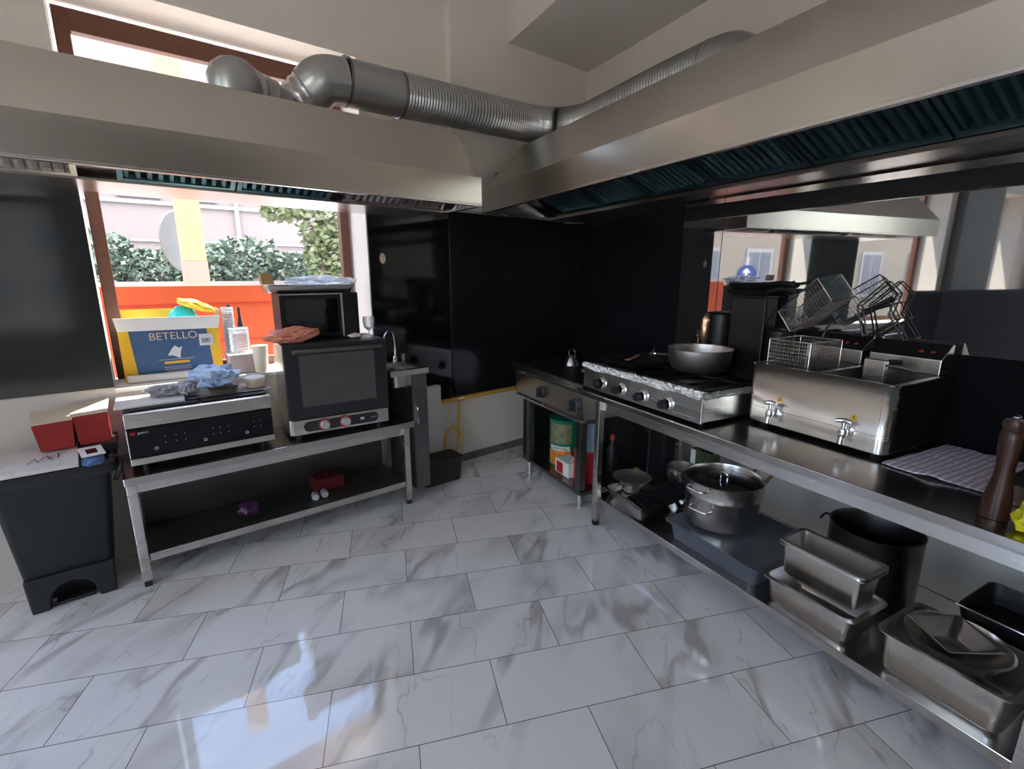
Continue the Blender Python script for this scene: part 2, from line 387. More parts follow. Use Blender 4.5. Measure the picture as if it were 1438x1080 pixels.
def window(n, x0, x1, z0, z1, mid=None):
    y0, y1 = WY+.27, WY+.33
    b = MB(); t = .06
    b.box(x0+.012, x0+.012+t, y0, y1, z0, z1-.03); b.box(x1-.012-t, x1-.012, y0, y1, z0, z1-.03)
    b.box(x0+.012+t, x1-.012-t, y0, y1, z0, z0+t); b.box(x0+.012+t, x1-.012-t, y0, y1, z1-.03-.10, z1-.03)
    fr = struct('window_%d' % n, b, 'wood_frame', bevel=.004)
    b = MB(); b.box(x0+.012+t, x1-.012-t, y0+.022, y0+.028, z0+t, z1-.13); g = obj('window_pane', b, 'glass', fr, recalc=True)
    return fr
for i, (x0, x1, z0, z1) in enumerate(openings): window(i+1, x0, x1, z0, z1)
b = MB(); b.box(-.087, 1.339, WY-.03, WY+.29, .915, .935); struct('trim_3', b, 'white')    # window sill
# window behind the viewer
b = MB()
for x in (-2.4, -1.53, -.66): b.box(x, x+.06, YB-.16, YB-.1, .7, 2.5)
b.box(-2.4, -.6, YB-.16, YB-.1, .7, .76); b.box(-2.4, -.6, YB-.16, YB-.1, 2.44, 2.5)
fr4 = struct('window_4', b, 'white')
b = MB(); b.box(-2.34, -.66, YB-.135, YB-.13, .76, 2.44); obj('window_pane', b, 'glass', fr4)

# ---- dark wall panels
def panel(name, b, label, m='black_panel', origin=None): return tag(obj(name, b, m, bevel=.001, seg=1), label, 'wall panel')
b = MB(); b.box(-.858, -.088, WY-.012, WY-.001, .942, 2.2); pl = panel('splashback_panel', b, 'glossy black wall panel left of the window with the orange board', 'panel_reflect_grey')
b = MB(); b.lathe((-.47, WY-.013, 1.95), [(0, 0), (.006, 0), (.005, .004), (0, .005)], 12, Vector((0, -1, 0))); obj('screw_cap', b, 'copper', pl)
b = MB(); b.box(1.345, 1.966, WY-.012, WY-.001, .56, 1.971); p2 = panel('splashback_panel', b, 'black wall panel between window and corner, with a small pale patch')
b = MB(); b.prism([(.0+.021*math.cos(a), .035*math.sin(a)) for a in [i*PI/8 for i in range(16)]], 'y', -.004, 0)
for v_ in b.b.verts: v_.co += Vector((1.436, WY-.0125, 1.627))
sp = obj('bare_patch', b, 'beige', p2)
b = MB(); b.box(1.972, CX-.014, WY-.012, WY-.001, .566, 1.975); panel('splashback_panel', b, 'plain black wall panel in the dark room corner', 'black_soft')
b = MB(FR); b.box(.014, 1.46, .001, .012, .72, 1.972); panel('splashback_panel', b, 'black wall panel behind the griddle with the bell-shaped weight', 'black_soft')
# two mirror-like sheets that stand a little off the wall
def mir_sheet(y0, y1, tilt, label, x_at0, slope, z0, z1):
    b = MB(); n = Vector((1, -slope, 0)).normalized()
    def q(y, off, z): return Vector((x_at0+slope*y, y, z))+n*off
    k = tilt
    b.hexa([q(y0, 0, z0), q(y1, 0, z0), q(y1, .012, z0), q(y0, .012, z0), q(y0, k, z1), q(y1, k, z1), q(y1, .012+k, z1), q(y0, .012+k, z1)])
    return tag(obj('splashback_panel', b, 'mirror_black'), label, 'wall panel')
mir_sheet(1.555, 1.84, 0, 'narrow mirror-like black glass sheet behind the wok, left of the seam', 2.592, .155, .84, 1.955)
mir_sheet(-1.4, 1.550, 0, 'long mirror-like black glass sheet behind the fryers', 2.6, .15, .72, 1.955)
b = MB(); b.box(-4.6, -1.75, 2.75, 3.10, 0, 1.33); tag(obj('low_cabinet', b, 'rubber_black', bevel=.005), 'long low black cabinet seen only mirrored at right, below the small window', 'cabinet')

b = MB()
def qq(y, off, z): return Vector((2.6+.15*y, y, z))+Vector((1, -.15, 0)).normalized()*off
b.hexa([qq(-1.4, -.006, .715), qq(.78, -.006, .715), qq(.78, -.001, .715), qq(-1.4, -.001, .715), qq(-1.4, -.006, 1.2), qq(.78, -.006, 1.2), qq(.78, -.001, 1.2), qq(-1.4, -.001, 1.2)])
tag(obj('splashback_panel', b, 'rubber_black'), 'added matt black sheet masking reflections low on the glass, right of the fryer', 'wall panel')  # sheet added to keep the fryer's reflection out of the glass
# ---- yellow gas pipe and hose
b = MB(); b.tube([(1.34, WY-.03, .545), (2.0, WY-.03, .55), (3.2, WY-.03, .555)], .016, 10)
gp = tag(obj('gas_pipe', b, 'yellow_pipe', smooth=True), 'yellow gas pipe along the bottom edge of the black corner panels', 'pipe')
b = MB(); b.lathe((2.02, WY-.03, .55), [(0, -.03), (.024, -.03), (.024, .03), (0, .03)], 10, Vector((1, 0, 0))); obj('pipe_joint', b, 'copper', gp, smooth=True)
b = MB(); pts = []
for i in range(40):
    t = i/39
    if t < .35: k = t/.35; pts.append((2.0-.03*k, WY-.05-.02*k, .53-.30*k))
    else:
        k = (t-.35)/.65*1.25; a = k*2*PI*.8
        pts.append((1.97-.07*(1-math.cos(a)), WY-.115+.045*(1-k), .23-.12*math.sin(a)))
b.tube(pts, .009, 8); tag(obj('gas_hose', b, 'yellow_pipe', smooth=True), 'coiled yellow rubber gas hose hanging below the black corner panel', 'hose')
b = MB(); b.box(1.69, 1.81, WY-.10, WY-.05, .06, .70); tag(obj('pipe_casing', b, 'white_plastic', bevel=.006), 'white plastic pipe casing against the wall right of the sink', 'pipe casing')

# ================================================================== extractor hoods
def filter_mesh(fr, a0, a1, lo, hi, pitch=.04):      # baffle filter between (d,z) lo and hi
    b = MB(fr); n = max(2, int(round((a1-a0-.04)/pitch))); L = Vector((hi[0]-lo[0], hi[1]-lo[1])); nn = Vector((L.y, -L.x)).normalized()
    if nn.y > 0: nn = -nn
    def P(a, t, off): return (a, lo[0]+L.x*t+nn.x*off, lo[1]+L.y*t+nn.y*off)
    for i in range(n):
        x = a0+.02+(a1-a0-.04)*i/n; wd = (a1-a0-.04)/n
        prof = [(0, -.012), (wd*.12, .004), (wd*.5, .008), (wd*.62, -.004), (wd*.66, -.014), (wd, -.014)]
        lo_ = [b.v(P(x+u, .05, o)) for u, o in prof]; hi_ = [b.v(P(x+u, .95, o)) for u, o in prof]
        for k in range(len(prof)-1): b.f([lo_[k], lo_[k+1], hi_[k+1], hi_[k]])
    def bar(a0_, a1_, t0, t1):
        b.hexa([P(a0_, t0, -.02), P(a1_, t0, -.02), P(a1_, t1, -.02), P(a0_, t1, -.02), P(a0_, t0, .012), P(a1_, t0, .012), P(a1_, t1, .012), P(a0_, t1, .012)])
    bar(a0, a1, 0, .06); bar(a0, a1, .94, 1); bar(a0, a0+.02, .06, .94); bar(a1-.02, a1, .06, .94)
    b.hexa([P(a0, 0, -.04), P(a1, 0, -.04), P(a1, 1, -.04), P(a0, 1, -.04), P(a0, 0, -.036), P(a1, 0, -.036), P(a1, 1, -.036), P(a0, 1, -.036)])
    return b
# left hood (frame: x along wall, y towards wall)
x0, x1 = -.87, 1.72; yf = 2.44; yw = 3.215
hl = thing('extractor_hood', 'long brushed steel extractor hood over the window and left bench', 'extractor hood', (0, yw, 1.91))
def shell(fr, prof_a, prof_b, t=.012):   # profiles of (s,d,z) lists at both ends; sheet metal with folds
    b = MB(fr); A_ = [b.v(p) for p in prof_a]; B_ = [b.v(p) for p in prof_b]
    for i in range(len(A_)-1): b.f([A_[i], A_[i+1], B_[i+1], B_[i]])
    b.f(A_); b.f(B_); return b
pr = lambda x: [(x, yf, 1.913), (x, yf, 2.064), (x, 2.70, 2.342), (x, yw, 2.342), (x, yw, 1.95)]
b = shell(FL, pr(x0), pr(x1))
obj('hood_shell', b, 'steel_hood', hl, solid=.004, recalc=False)
b = MB(); b.box(x0, x1, yf-.003, yf+.022, 1.905, 1.917); obj('drip_edge', b, 'steel', hl, bevel=.002)
b = MB(); b.box(x0, x1-.01, 2.83, yw, 1.908, 1.918); obj('grease_tray', b, 'steel_hood', hl)
b = MB(); b.box(x1-.03, x1-.004, yf+.02, yw, 1.902, 1.914); b.box(x1-.006, x1-.002, yf+.004, yw, 1.905, 2.06); obj('end_flange', b, 'chrome', hl)
for a0, a1 in ((-.84, -.47), (-.46, -.07), (.06, .51), (.52, .97), (1.05, 1.68)):
    obj('baffle_filter', filter_mesh(FL, a0, a1, (2.84, 1.925), (2.53, 2.10)), 'filter_reflect_teal' if 0 < a0 < 1 else 'steel', hl, recalc=False)
b = MB(); b.hexa([(x0, 2.86, 1.935), (x1-.02, 2.86, 1.935), (x1-.02, 2.5, 2.095), (x0, 2.5, 2.095), (x0, 2.875, 1.965), (x1-.02, 2.875, 1.965), (x1-.02, 2.515, 2.115), (x0, 2.515, 2.115)]); obj('filter_frame', b, 'steel', hl)
# right hood
hr = thing('extractor_hood', 'big brushed steel extractor hood over the cooking line at right', 'extractor hood', (2.5, 0, 1.965), FR)
S1 = 5.4
pa = [(.361, 1.136, 1.968), (.404, 1.136, 2.125), (.541, .9, 2.41), (.30, .012, 2.41), (.02, .012, 2.0)]
pb = [(S1, 1.136, 1.968), (S1, 1.136, 2.125), (S1, .9, 2.41), (S1, .012, 2.41), (S1, .012, 2.0)]
obj('hood_shell', shell(FR, pa, pb), 'steel_hood', hr, solid=.004, recalc=False)
b = MB(FR); b.hexa([(.365, 1.115, 1.96), (S1, 1.115, 1.96), (S1, 1.139, 1.96), (.355, 1.139, 1.96), (.365, 1.115, 1.972), (S1, 1.115, 1.972), (S1, 1.139, 1.972), (.355, 1.139, 1.972)]); obj('drip_edge', b, 'steel', hr, bevel=.002)
b = MB(FR); b.box(.16, S1, .012, .43, 1.965, 1.975); b.box(.16, S1, .43, .435, 1.965, 1.985); obj('grease_tray', b, 'steel_hood', hr)
b = MB(FR); b.hexa([(.02, .012, 1.96), (.05, .012, 1.96), (.39, 1.11, 1.96), (.365, 1.11, 1.96), (.02, .012, 1.975), (.05, .012, 1.975), (.39, 1.11, 1.975), (.365, 1.11, 1.975)]); obj('end_flange', b, 'steel', hr)
for i in range(10):
    a0 = .42+i*.495
    obj('baffle_filter', filter_mesh(FR, a0, a0+.485, (.44, 2.0), (.98, 2.22)), 'filter_reflect_teal', hr, recalc=False)
b = MB(FR); b.hexa([(.3, .42, 2.01), (S1, .42, 2.01), (S1, 1.0, 2.25), (.3, 1.0, 2.25), (.3, .42, 2.02), (S1, .42, 2.02), (S1, 1.0, 2.26), (.3, 1.0, 2.26)]); obj('filter_frame', b, 'steel_dark', hr)
for nm, fr, a0, a1, d, z in (('l', FL, -1.2, 1.2, 2.6, 2.26), ): pass

# ---- ducts above the hoods
def smooth_path(pts, n=12):
    pts = [Vector(p) for p in pts]; out = []
    P_ = [pts[0]*2-pts[1]]+pts+[pts[-1]*2-pts[-2]]
    for i in range(1, len(P_)-2):
        a, b_, c, d = P_[i-1:i+3]
        for k in range(n):
            t = k/n; out.append(.5*((2*b_)+(c-a)*t+(2*a-5*b_+4*c-d)*t*t+(3*b_-a-3*c+d)*t*t*t))
    out.append(pts[-1]); return out
def ribbed(b, pts, r, amp=.004, n=3, seg=28):
    p = smooth_path(pts, 16); rs = [r+(amp if i % n == 0 else 0) for i in range(len(p))]; b.tube(p, rs, seg); return b
du = thing('ventilation_duct', 'round ribbed metal duct running along the walls above both hoods', 'duct', (2.0, 2.9, 2.42))
cor = WR(.42, .50); cz = 2.59
q = [(1.46, 2.9, 2.56), (1.8, 2.9, 2.568), (2.2, 2.9, 2.575), (2.5, 2.89, 2.58), (2.68, 2.82, 2.585)]
e1 = WR(.72, .50); e2 = WR(1.0, .48); e3 = WR(1.4, .44); e4 = WR(1.72, .40)
q += [(e1.x, e1.y, 2.57), (e2.x, e2.y, 2.575), (e3.x, e3.y, 2.60), (e4.x, e4.y, 2.615)]
p = smooth_path(q, 34); b = MB(); b.tube(p, [.118+(.0045 if i % 2 == 0 else 0) for i in range(len(p))], 30); obj('flexible_pipe', b, 'galv', du)
b = MB(); e5 = WR(1.86, .38); e6 = WR(1.95, .38); b.tube(smooth_path([(e4.x, e4.y, 2.615), (e5.x, e5.y, 2.60), (e6.x, e6.y, 2.50), (e6.x, e6.y, 2.40)], 8), .125, 28); obj('elbow', b, 'galv', du, smooth=True)
b = MB(); b.tube([(1.46, 2.9, 2.56), (1.30, 2.9, 2.557), (1.13, 2.9, 2.553)], .122, 32); obj('sleeve', b, 'galv', du, smooth=True)
for xa in (1.465, 1.14):
    b = MB(); b.tube([(xa, 2.9, 2.557), (xa-.015, 2.9, 2.557)], .127, 32); obj('clamp_ring', b, 'steel_dark', du, smooth=True)
b = MB(); b.tube(smooth_path([(1.13, 2.9, 2.553), (1.02, 2.91, 2.54), (.96, 2.95, 2.49)], 6), .12, 32); obj('elbow', b, 'galv', du, smooth=True)
b = MB(); p = smooth_path([(.96, 2.95, 2.49), (.90, 3.0, 2.42), (.86, 3.04, 2.355)], 8); b.tube(p, [.112+(.005 if i % 3 == 0 else 0) for i in range(len(p))], 28); obj('flexible_pipe', b, 'galv', du, smooth=True)
d2 = thing('ventilation_elbow', 'round-headed silver duct elbow on the left hood below the brown window bar', 'duct', (.6, 2.85, 2.342))
b = MB(); b.lathe((.57, 2.84, 2.342), [(.115, 0), (.12, .05), (.118, .09), (.10, .135), (.065, .165), (.03, .178), (0, .18)], 32); obj('dome', b, 'galv', d2, smooth=True)
b = MB(); p = smooth_path([(.60, 2.86, 2.40), (.70, 2.9, 2.40), (.80, 2.94, 2.36)], 8); b.tube(p, [.095+(.006 if i % 5 == 0 else 0) for i in range(len(p))], 28); obj('ribbed_neck', b, 'galv', d2, smooth=True)

# ================================================================== outside the window
b = MB(); b.box(-40, 30, WY+WT+.3, 60, -.2, -.05); struct('ground_outside', b, 'ext_ground')
b = MB(); b.box(-40, 30, -60, YB-.3, -.2, -.05); struct('ground_behind', b, 'ext_ground')
b = MB(); b.box(-1.6, .965, 4.28, 4.33, .25, 1.439); bd = tag(obj('orange_board', b, 'orange_board', bevel=.004), 'bright orange board standing outside behind the window', 'board')
b = MB()
for z in (.65, 1.02, 1.30): b.box(-1.6, .965, 4.272, 4.28, z, z+.006)
obj('seam', b, 'red', bd, stuff=False)
b = MB(); b.box(.972, 1.035, 4.26, 4.34, -.05, 1.43); tag(obj('board_post', b, 'pinkish', bevel=.004), 'pale pink post at the right end of the orange board', 'post')
pf = thing('pillar', 'cream square pillar with pinkish lower part outside the window', 'pillar', (.68, 6.4, -.05))
b = MB(); b.box(.57, .79, 6.3, 6.5, 1.66, 4.5); obj('upper_shaft', b, 'ext_pillar', pf, bevel=.006)
b = MB(); b.box(.565, .795, 6.295, 6.505, -.05, 1.66); obj('lower_shaft', b, 'ext_pink', pf, bevel=.006)
sg = thing('round_sign', 'grey back of a round street sign beside the cream pillar', 'sign', (.60, 6.85, -.05))
b = MB(); b.lathe((.62, 6.8, 1.885), [(0, 0), (.325, 0), (.335, .008), (.325, .016), (0, .016)], 48, Vector((.75, -.66, 0)).normalized()); obj('disc', b, 'sign_grey', sg, smooth=True)
b = MB(); b.tube([(.66, 6.84, -.05), (.66, 6.84, 2.2)], .025, 12); obj('post', b, 'tin_grey', sg, smooth=True)
# street sign that shows mirrored in the black glass
sx, sy, sz = -3.52, 7.3, 1.54
bs = thing('arrow_sign', 'round blue street sign with a white arrow, seen mirrored in the black glass', 'sign', (sx, sy, -.05))
nrm = Vector((.79, -.61, 0)).normalized(); tx = Vector((-nrm.y, nrm.x, 0))
b = MB(); b.lathe((sx, sy, sz), [(0, 0), (.19, 0), (.19, .012), (0, .012)], 40, nrm); obj('disc', b, 'sign_blue', bs)
b = MB(); o_ = Vector((sx, sy, sz))+nrm*.014
def pt(u, v_): return tuple(o_+tx*u+Vector((0, 0, v_)))
b.quad(pt(-.022, -.13), pt(.022, -.13), pt(.022, .04), pt(-.022, .04)); b.f([b.v(pt(-.08, .03)), b.v(pt(.08, .03)), b.v(pt(0, .14))]); obj('arrow', b, 'print_white', bs, solid=.003)
b = MB(); b.tube([(sx-.03, sy+.03, -.05), (sx-.03, sy+.03, 1.9)], .03, 10); obj('post', b, 'tin_grey', bs, smooth=True)
# house across the street
hs = thing('building', 'pale cream building across the street behind the hedge', 'building', (3, 17, -.05))
b = MB(); b.box(-3.4, 12, 16, 22, -.05, 7.5); obj('wall', b, 'ext_wall', hs)
b = MB(); b.box(-3.45, 12, 15.94, 16, 3.28, 3.36); b.box(-3.45, 12, 15.94, 16, 2.36, 2.42); obj('string_course', b, 'ext_white', hs)
b = MB(); b.tube([(2.86, 15.9, -.05), (2.86, 15.9, 7.4)], .055, 10); obj('downpipe', b, 'ext_white', hs, smooth=True)
for x in (-1.7, .25, 1.5, 3.9, 5.6):
    b = MB(); b.box(x, x+.9, 15.93, 15.99, 3.44, 4.9); wd = obj('window_surround', b, 'ext_white', hs)
    b = MB(); b.box(x+.08, x+.82, 15.91, 15.93, 3.52, 4.8); obj('pane', b, 'ext_glass', wd)
for x in (3.0, 4.1):
    b = MB(); b.box(x, x+.85, 15.93, 15.99, .7, 2.2); wd = obj('window_surround', b, 'ext_white', hs)
    b = MB(); b.box(x+.07, x+.78, 15.91, 15.93, .8, 2.1); obj('pane', b, 'ext_glass', wd)
# second house, mirrored view (to the left)
h2 = thing('building', 'ochre house with white framed windows, seen mirrored in the black glass', 'building', (-10, 13, -.05))
b = MB(); b.box(-22, -5.2, 12, 17, -.05, 7); obj('wall', b, 'ext_wall2', h2)
b = MB(); b.hexa([(-5.1, 10.5, 2.6), (-5.1, 12, 2.9), (-6.4, 12, 2.9), (-6.4, 10.5, 2.6), (-5.1, 10.5, 2.7), (-5.1, 12, 3.0), (-6.4, 12, 3.0), (-6.4, 10.5, 2.7)]); obj('porch_roof', b, 'ext_roof', h2)
for x in (-7.2, -9.6, -12.6, -15.4, -18.2):
    for z in (.7, 3.6):
        b = MB(); b.box(x, x+1.2, 11.93, 12, z, z+1.7); wd = obj('window_surround', b, 'ext_white', h2)
        b = MB(); b.box(x+.12, x+.56, 11.91, 11.93, z+.12, z+1.58); b.box(x+.64, x+1.08, 11.91, 11.93, z+.12, z+1.58); obj('pane', b, 'ext_glass', wd)
b = MB(); b.box(-22.1, -5.15, 11.95, 12, 3.0, 3.1); obj('string_course', b, 'ext_roof', h2)
for x, z in ((-12.4, 1.9), (-13.3, 2.3)):
    b = MB(); b.box(x, x+.8, 11.7, 12, z, z+.55); a_ = obj('air_conditioner', b, 'ext_white', h2, bevel=.02)
    b = MB(); b.lathe((x+.3, 11.7, z+.28), [(0, 0), (.2, 0), (.2, .01), (0, .01)], 20, Vector((0, -1, 0))); obj('fan_grille', b, 'ext_glass', a_)
# house behind the viewer (its windows glimmer in the panel at left)
h3 = thing('building', 'pale tiled building behind the viewer, glimpsed in the left panel', 'building', (-3, -14, -.05))
b = MB(); b.box(-14, 4, -18, -13, -.05, 8); obj('wall', b, 'ext_wall2', h3)
for x in (-8.2, -6.9, -5.6, -4.3, -3.0, -1.7, -.4):
    for z in (.7, 2.2, 3.7):
        b = MB(); b.box(x, x+.7, -13, -12.96, z, z+.85); obj('pane', b, 'ext_glass', h3)
def foliage(name, boxes, m, n, size, seed, label, cat, trunk=None):
    rnd = random.Random(seed); t = thing(name, label, cat, (boxes[0][0], boxes[0][2], -.05)); b = MB()
    for _ in range(n):
        bx = rnd.choice(boxes); u, v_, w_ = [rnd.uniform(-1, 1) for _ in range(3)]
        if u*u+v_*v_+w_*w_ > 1.5: continue
        c = Vector(((bx[0]+bx[1])/2+u*(bx[1]-bx[0])/2, (bx[2]+bx[3])/2+v_*(bx[3]-bx[2])/2, (bx[4]+bx[5])/2+w_*(bx[5]-bx[4])/2))
        a = Vector([rnd.uniform(-1, 1) for _ in range(3)]).normalized(); d = a.cross(Vector([rnd.uniform(-1, 1) for _ in range(3)])).normalized(); s_ = size*rnd.uniform(.6, 1.3)
        b.f([b.v(c-a*s_), b.v(c+d*s_*.5), b.v(c+a*s_), b.v(c-d*s_*.5)])
    lf = obj('leaves', b, m, t, recalc=False); lf['kind'] = 'stuff'
    if trunk:
        b = MB(); b.tube(*trunk); obj('trunk', b, 'bark', t, smooth=True)
    return t
foliage('hedge', [(-4+i*.8, -2.9+i*.8, 10.7, 11.6, 1.3, 2.10+.16*math.sin(i*2.1)) for i in range(9)], 'leaf', 9000, .075, 3, 'long green hedge in front of the cream building', 'hedge')
foliage('tree', [(2.1, 2.9, 9.2, 9.9, 2.45, 3.0), (2.7, 3.5, 9.2, 9.9, 2.0, 3.0), (2.75, 3.5, 9.3, 9.8, 1.5, 2.3), (3.0, 3.9, 9.3, 9.9, 1.4, 2.6)], 'leaf_light', 2600, .07, 5, 'light green leafy tree at the right side of the window', 'tree', trunk=([(3.15, 9.6, -.05), (3.1, 9.6, 1.5), (3.0, 9.6, 2.4)], .06, 8))
foliage('bush', [(-15.5, -12.5, 7.6, 9.0, .2, 2.6), (-17, -15, 8, 10, .2, 3.4)], 'leaf', 1500, .12, 8, 'green bush seen far right in the mirror glass', 'bush')
b = MB(); b.box(-6, 3.2, 10.4, 10.6, -.05, 1.40); tag(obj('garden_wall', b, 'ext_wall'), 'low cream garden wall below the hedge', 'wall')
ca = thing('car', 'white parked car outside, low at the right of the window', 'car', (3.2, 8.2, -.05))
b = MB(); b.prism([(2.3, .2), (4.6, .2), (4.6, .85), (4.2, .95), (3.8, 1.38), (2.9, 1.40), (2.45, .98), (2.3, .9)], 'y', 7.6, 8.9); obj('body', b, 'car_white', ca, bevel=.05)
b = MB(); b.prism([(2.62, 1.0), (4.02, 1.0), (3.74, 1.33), (2.94, 1.35)], 'y', 7.59, 8.91); obj('side_glass', b, 'ext_glass', ca)
for x in (2.75, 4.1):
    b = MB(); b.lathe((x, 7.66, .27), [(0, -.1), (.3, -.1), (.32, 0), (.3, .08), (0, .08)], 20, Vector((0, 1, 0))); obj('wheel', b, 'rubber', ca, smooth=True)

# ================================================================== left bench
def bench(fr, s0, s1, d0, d1, ztop, zshelf, legs, label, name='work_bench', fascia=.04, shm='steel_top'):
    t = thing(name, label, 'work bench', ((s0+s1)/2, (d0+d1)/2, 0), fr)
    b = MB(fr); b.box(s0, s1, d0, d1, ztop-fascia, ztop); obj('worktop', b, 'steel_top', t, bevel=.004)
    lo, hi = min(d0, d1), max(d0, d1)
    b = MB(fr)
    for dd in (lo+.03, hi-.05): b.box(legs[0]+.02, legs[-1]-.02, dd, dd+.02, ztop-.09, ztop-fascia)
    obj('apron', b, 'steel', t)
    b = MB(fr); b.box(legs[0]-.005, legs[-1]+.005, lo+.012, hi-.012, zshelf-.038, zshelf); obj('shelf', b, shm, t, bevel=.003)
    for x in legs:
        for dd in (lo+.005, hi-.045):
            b = MB(fr); b.box(x-.02, x+.02, dd, dd+.04, .03, ztop-fascia); lg = obj('leg', b, 'steel', t, bevel=.003)
            b = MB(fr); b.box(x-.016, x+.016, dd+.004, dd+.036, 0, .03); obj('foot', b, 'black_plastic', lg)
    return t
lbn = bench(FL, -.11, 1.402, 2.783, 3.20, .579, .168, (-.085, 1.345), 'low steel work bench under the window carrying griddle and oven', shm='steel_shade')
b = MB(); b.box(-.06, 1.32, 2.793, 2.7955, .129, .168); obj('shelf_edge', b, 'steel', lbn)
b = MB(); b.box(-.06, 1.32, 3.165, 3.172, .168, .50); obj('rear_panel', b, 'steel_shade', lbn)  # dark sheet added for the shade behind the bench

# ---- electric griddle
g = thing('electric_griddle', 'wide steel electric griddle with black control panel, left on the low bench', 'griddle', (.25, 3.0, .579))
gx0, gx1, gy = -.07, .572, 2.85
b = MB(); b.prism([(gy, .612), (3.19, .612), (3.19, .872), (gy+.012, .872), (gy, .865), (gy, .80), (gy+.012, .79), (gy+.012, .648), (gy, .645)], 'x', gx0, gx1); obj('body', b, 'steel', g, bevel=.002)
b = MB(); b.box(gx0+.004, gx1-.004, gy+.004, gy+.0125, .650, .790); cp = obj('control_panel', b, 'panel_matt', g)
for fx in (.167, .49, .79):
    x = gx0+(gx1-gx0)*fx; b = MB(); b.lathe((x, gy+.004, .684), [(.005, 0), (.0085, 0), (.0095, .004), (.0085, .007), (.005, .007), (.004, .002)], 16, Vector((0, -1, 0))); obj('knob_socket', b, 'chrome', cp, smooth=True)
b = MB(); b.box(-.055, -.035, gy+.002, gy+.004, .765, .777); obj('badge', b, 'red', cp)
text('badge_lettering', 'gastro', .017, plane_mtx((-.005, gy+.0025, .772), (1, 0, 0), (0, 0, 1)), 'print_white', cp)
b = MB()
for fx in (.23, .30, .36, .55, .60, .66, .85, .90):
    x = gx0+(gx1-gx0)*fx
    for z in (.735, .705): b.box(x-.002, x+.002, gy+.003, gy+.004, z-.002, z+.002)
obj('dial_marks', b, 'tin_grey', cp)
for x in (gx0+.012, (gx0+gx1)/2+.002):
    b = MB(); b.box(x, x+(gx1-gx0)/2-.018, gy+.025, 3.18, .868, .884); obj('cooking_plate', b, 'black_iron', g, bevel=.003)
for x in (gx0+.04, gx1-.07):
    for y in (gy+.03, 3.14):
        b = MB(); b.lathe((x+.015, y, .579), [(0, 0), (.014, 0), (.014, .033), (0, .033)], 12); obj('foot', b, 'rubber', g)
# things on it
def slab(name, pts, t, m, label, cat, bevel=.003, group=None, **k):
    b = MB(); b.hexa([(*p,) for p in pts]+[(p[0], p[1], p[2]+t) for p in pts]); o = obj(name, b, m, bevel=bevel, **k); return tag(o, label, cat, group)
slab('cutting_board', [(-.10, 2.90, .886), (.185, 2.90, .886), (.205, 3.15, .886), (-.09, 3.15, .886)], .012, 'white_plastic', 'thin white chopping board lying on the left griddle plate', 'cutting board')
slab('oven_tray', [(.20, 2.93, .886), (.60, 2.93, .886), (.60, 3.17, .886), (.20, 3.17, .886)], .006, 'steel_dark', 'flat dark metal tray lying on the right griddle plate', 'tray')
b = MB(); b.blob((.12, 3.06, .925), (.085, .06, .032), .35, 9, 4, 3, flat=.899); b.blob((.215, 3.04, .93), (.055, .06, .036), .4, 9, 4, 5, flat=.899)
tag(obj('food_parcel', b, 'grey_bag', smooth=True), 'lumpy grey film-wrapped parcel on the griddle, left of the blue bag', 'food parcel')
ft = thing('foil_dish', 'small metal dish under crumpled blue plastic on the griddle', 'dish', (.37, 3.02, .892))
b = MB(); b.loft([(.37, 3.0, .062, .045, .02, .893), (.37, 3.0, .075, .055, .02, .93), (.37, 3.0, .082, .06, .02, .932), (.37, 3.0, .072, .052, .02, .925)], cap1=True); obj('dish', b, 'steel', ft, smooth=True)
b = MB(); b.blob((.345, 3.04, .975), (.115, .085, .06), .42, 11, 4, 9); obj('plastic_bag', b, 'blue_bag', ft, smooth=True)
tb = thing('lidded_tub', 'round cream plastic tub with paler lid, right on the griddle', 'tub', (.535, 3.03, .892))
b = MB(); b.lathe((.535, 3.03, .892), [(0, 0), (.042, 0), (.05, .05), (0, .05)], 32); obj('tub', b, 'beige', tb, smooth=True)
b = MB(); b.lathe((.535, 3.03, .942), [(.053, -.004), (.054, .006), (.046, .009), (0, .007)], 32); obj('lid', b, 'paper', tb, smooth=True)

# ---- on the window sill
SZ = .936
b = MB(); b.tube([(-.03, 3.31, SZ+.021), (.38, 3.30, SZ+.021)], .021, 20); rl = tag(obj('paper_roll', b, 'paper', smooth=True), 'long white paper roll lying on the sill in front of the cardboard box', 'paper roll')
cb = thing('cardboard_box', 'open blue and yellow cardboard box with white flap on the window sill', 'cardboard box', (.2, 3.43, SZ))
bx0, bx1, by0, by1, bz0, bz1 = -.04, .43, 3.335, 3.52, SZ+.001, 1.222
b = MB(); b.box(bx0, bx1, by0, by0+.004, bz0, bz1); b.box(bx0, bx1, by1-.004, by1, bz0, bz1); b.box(bx0, bx0+.004, by0, by1, bz0, bz1); b.box(bx1-.004, bx1, by0, by1, bz0, bz1); b.box(bx0, bx1, by0, by1, bz0, bz0+.004); obj('carton', b, 'card_blue', cb)
b = MB(); b.quad((bx0, by0-.001, bz0), (bx0+.062, by0-.001, bz0), (bx0+.045, by0-.001, bz1), (bx0, by0-.001, bz1)); obj('yellow_stripe', b, 'card_yellow', cb)
b = MB(); b.quad((bx1-.045, by0-.001, bz0), (bx1, by0-.001, bz0), (bx1, by0-.001, bz1), (bx1-.062, by0-.001, bz1)); obj('yellow_stripe', b, 'card_yellow', cb)
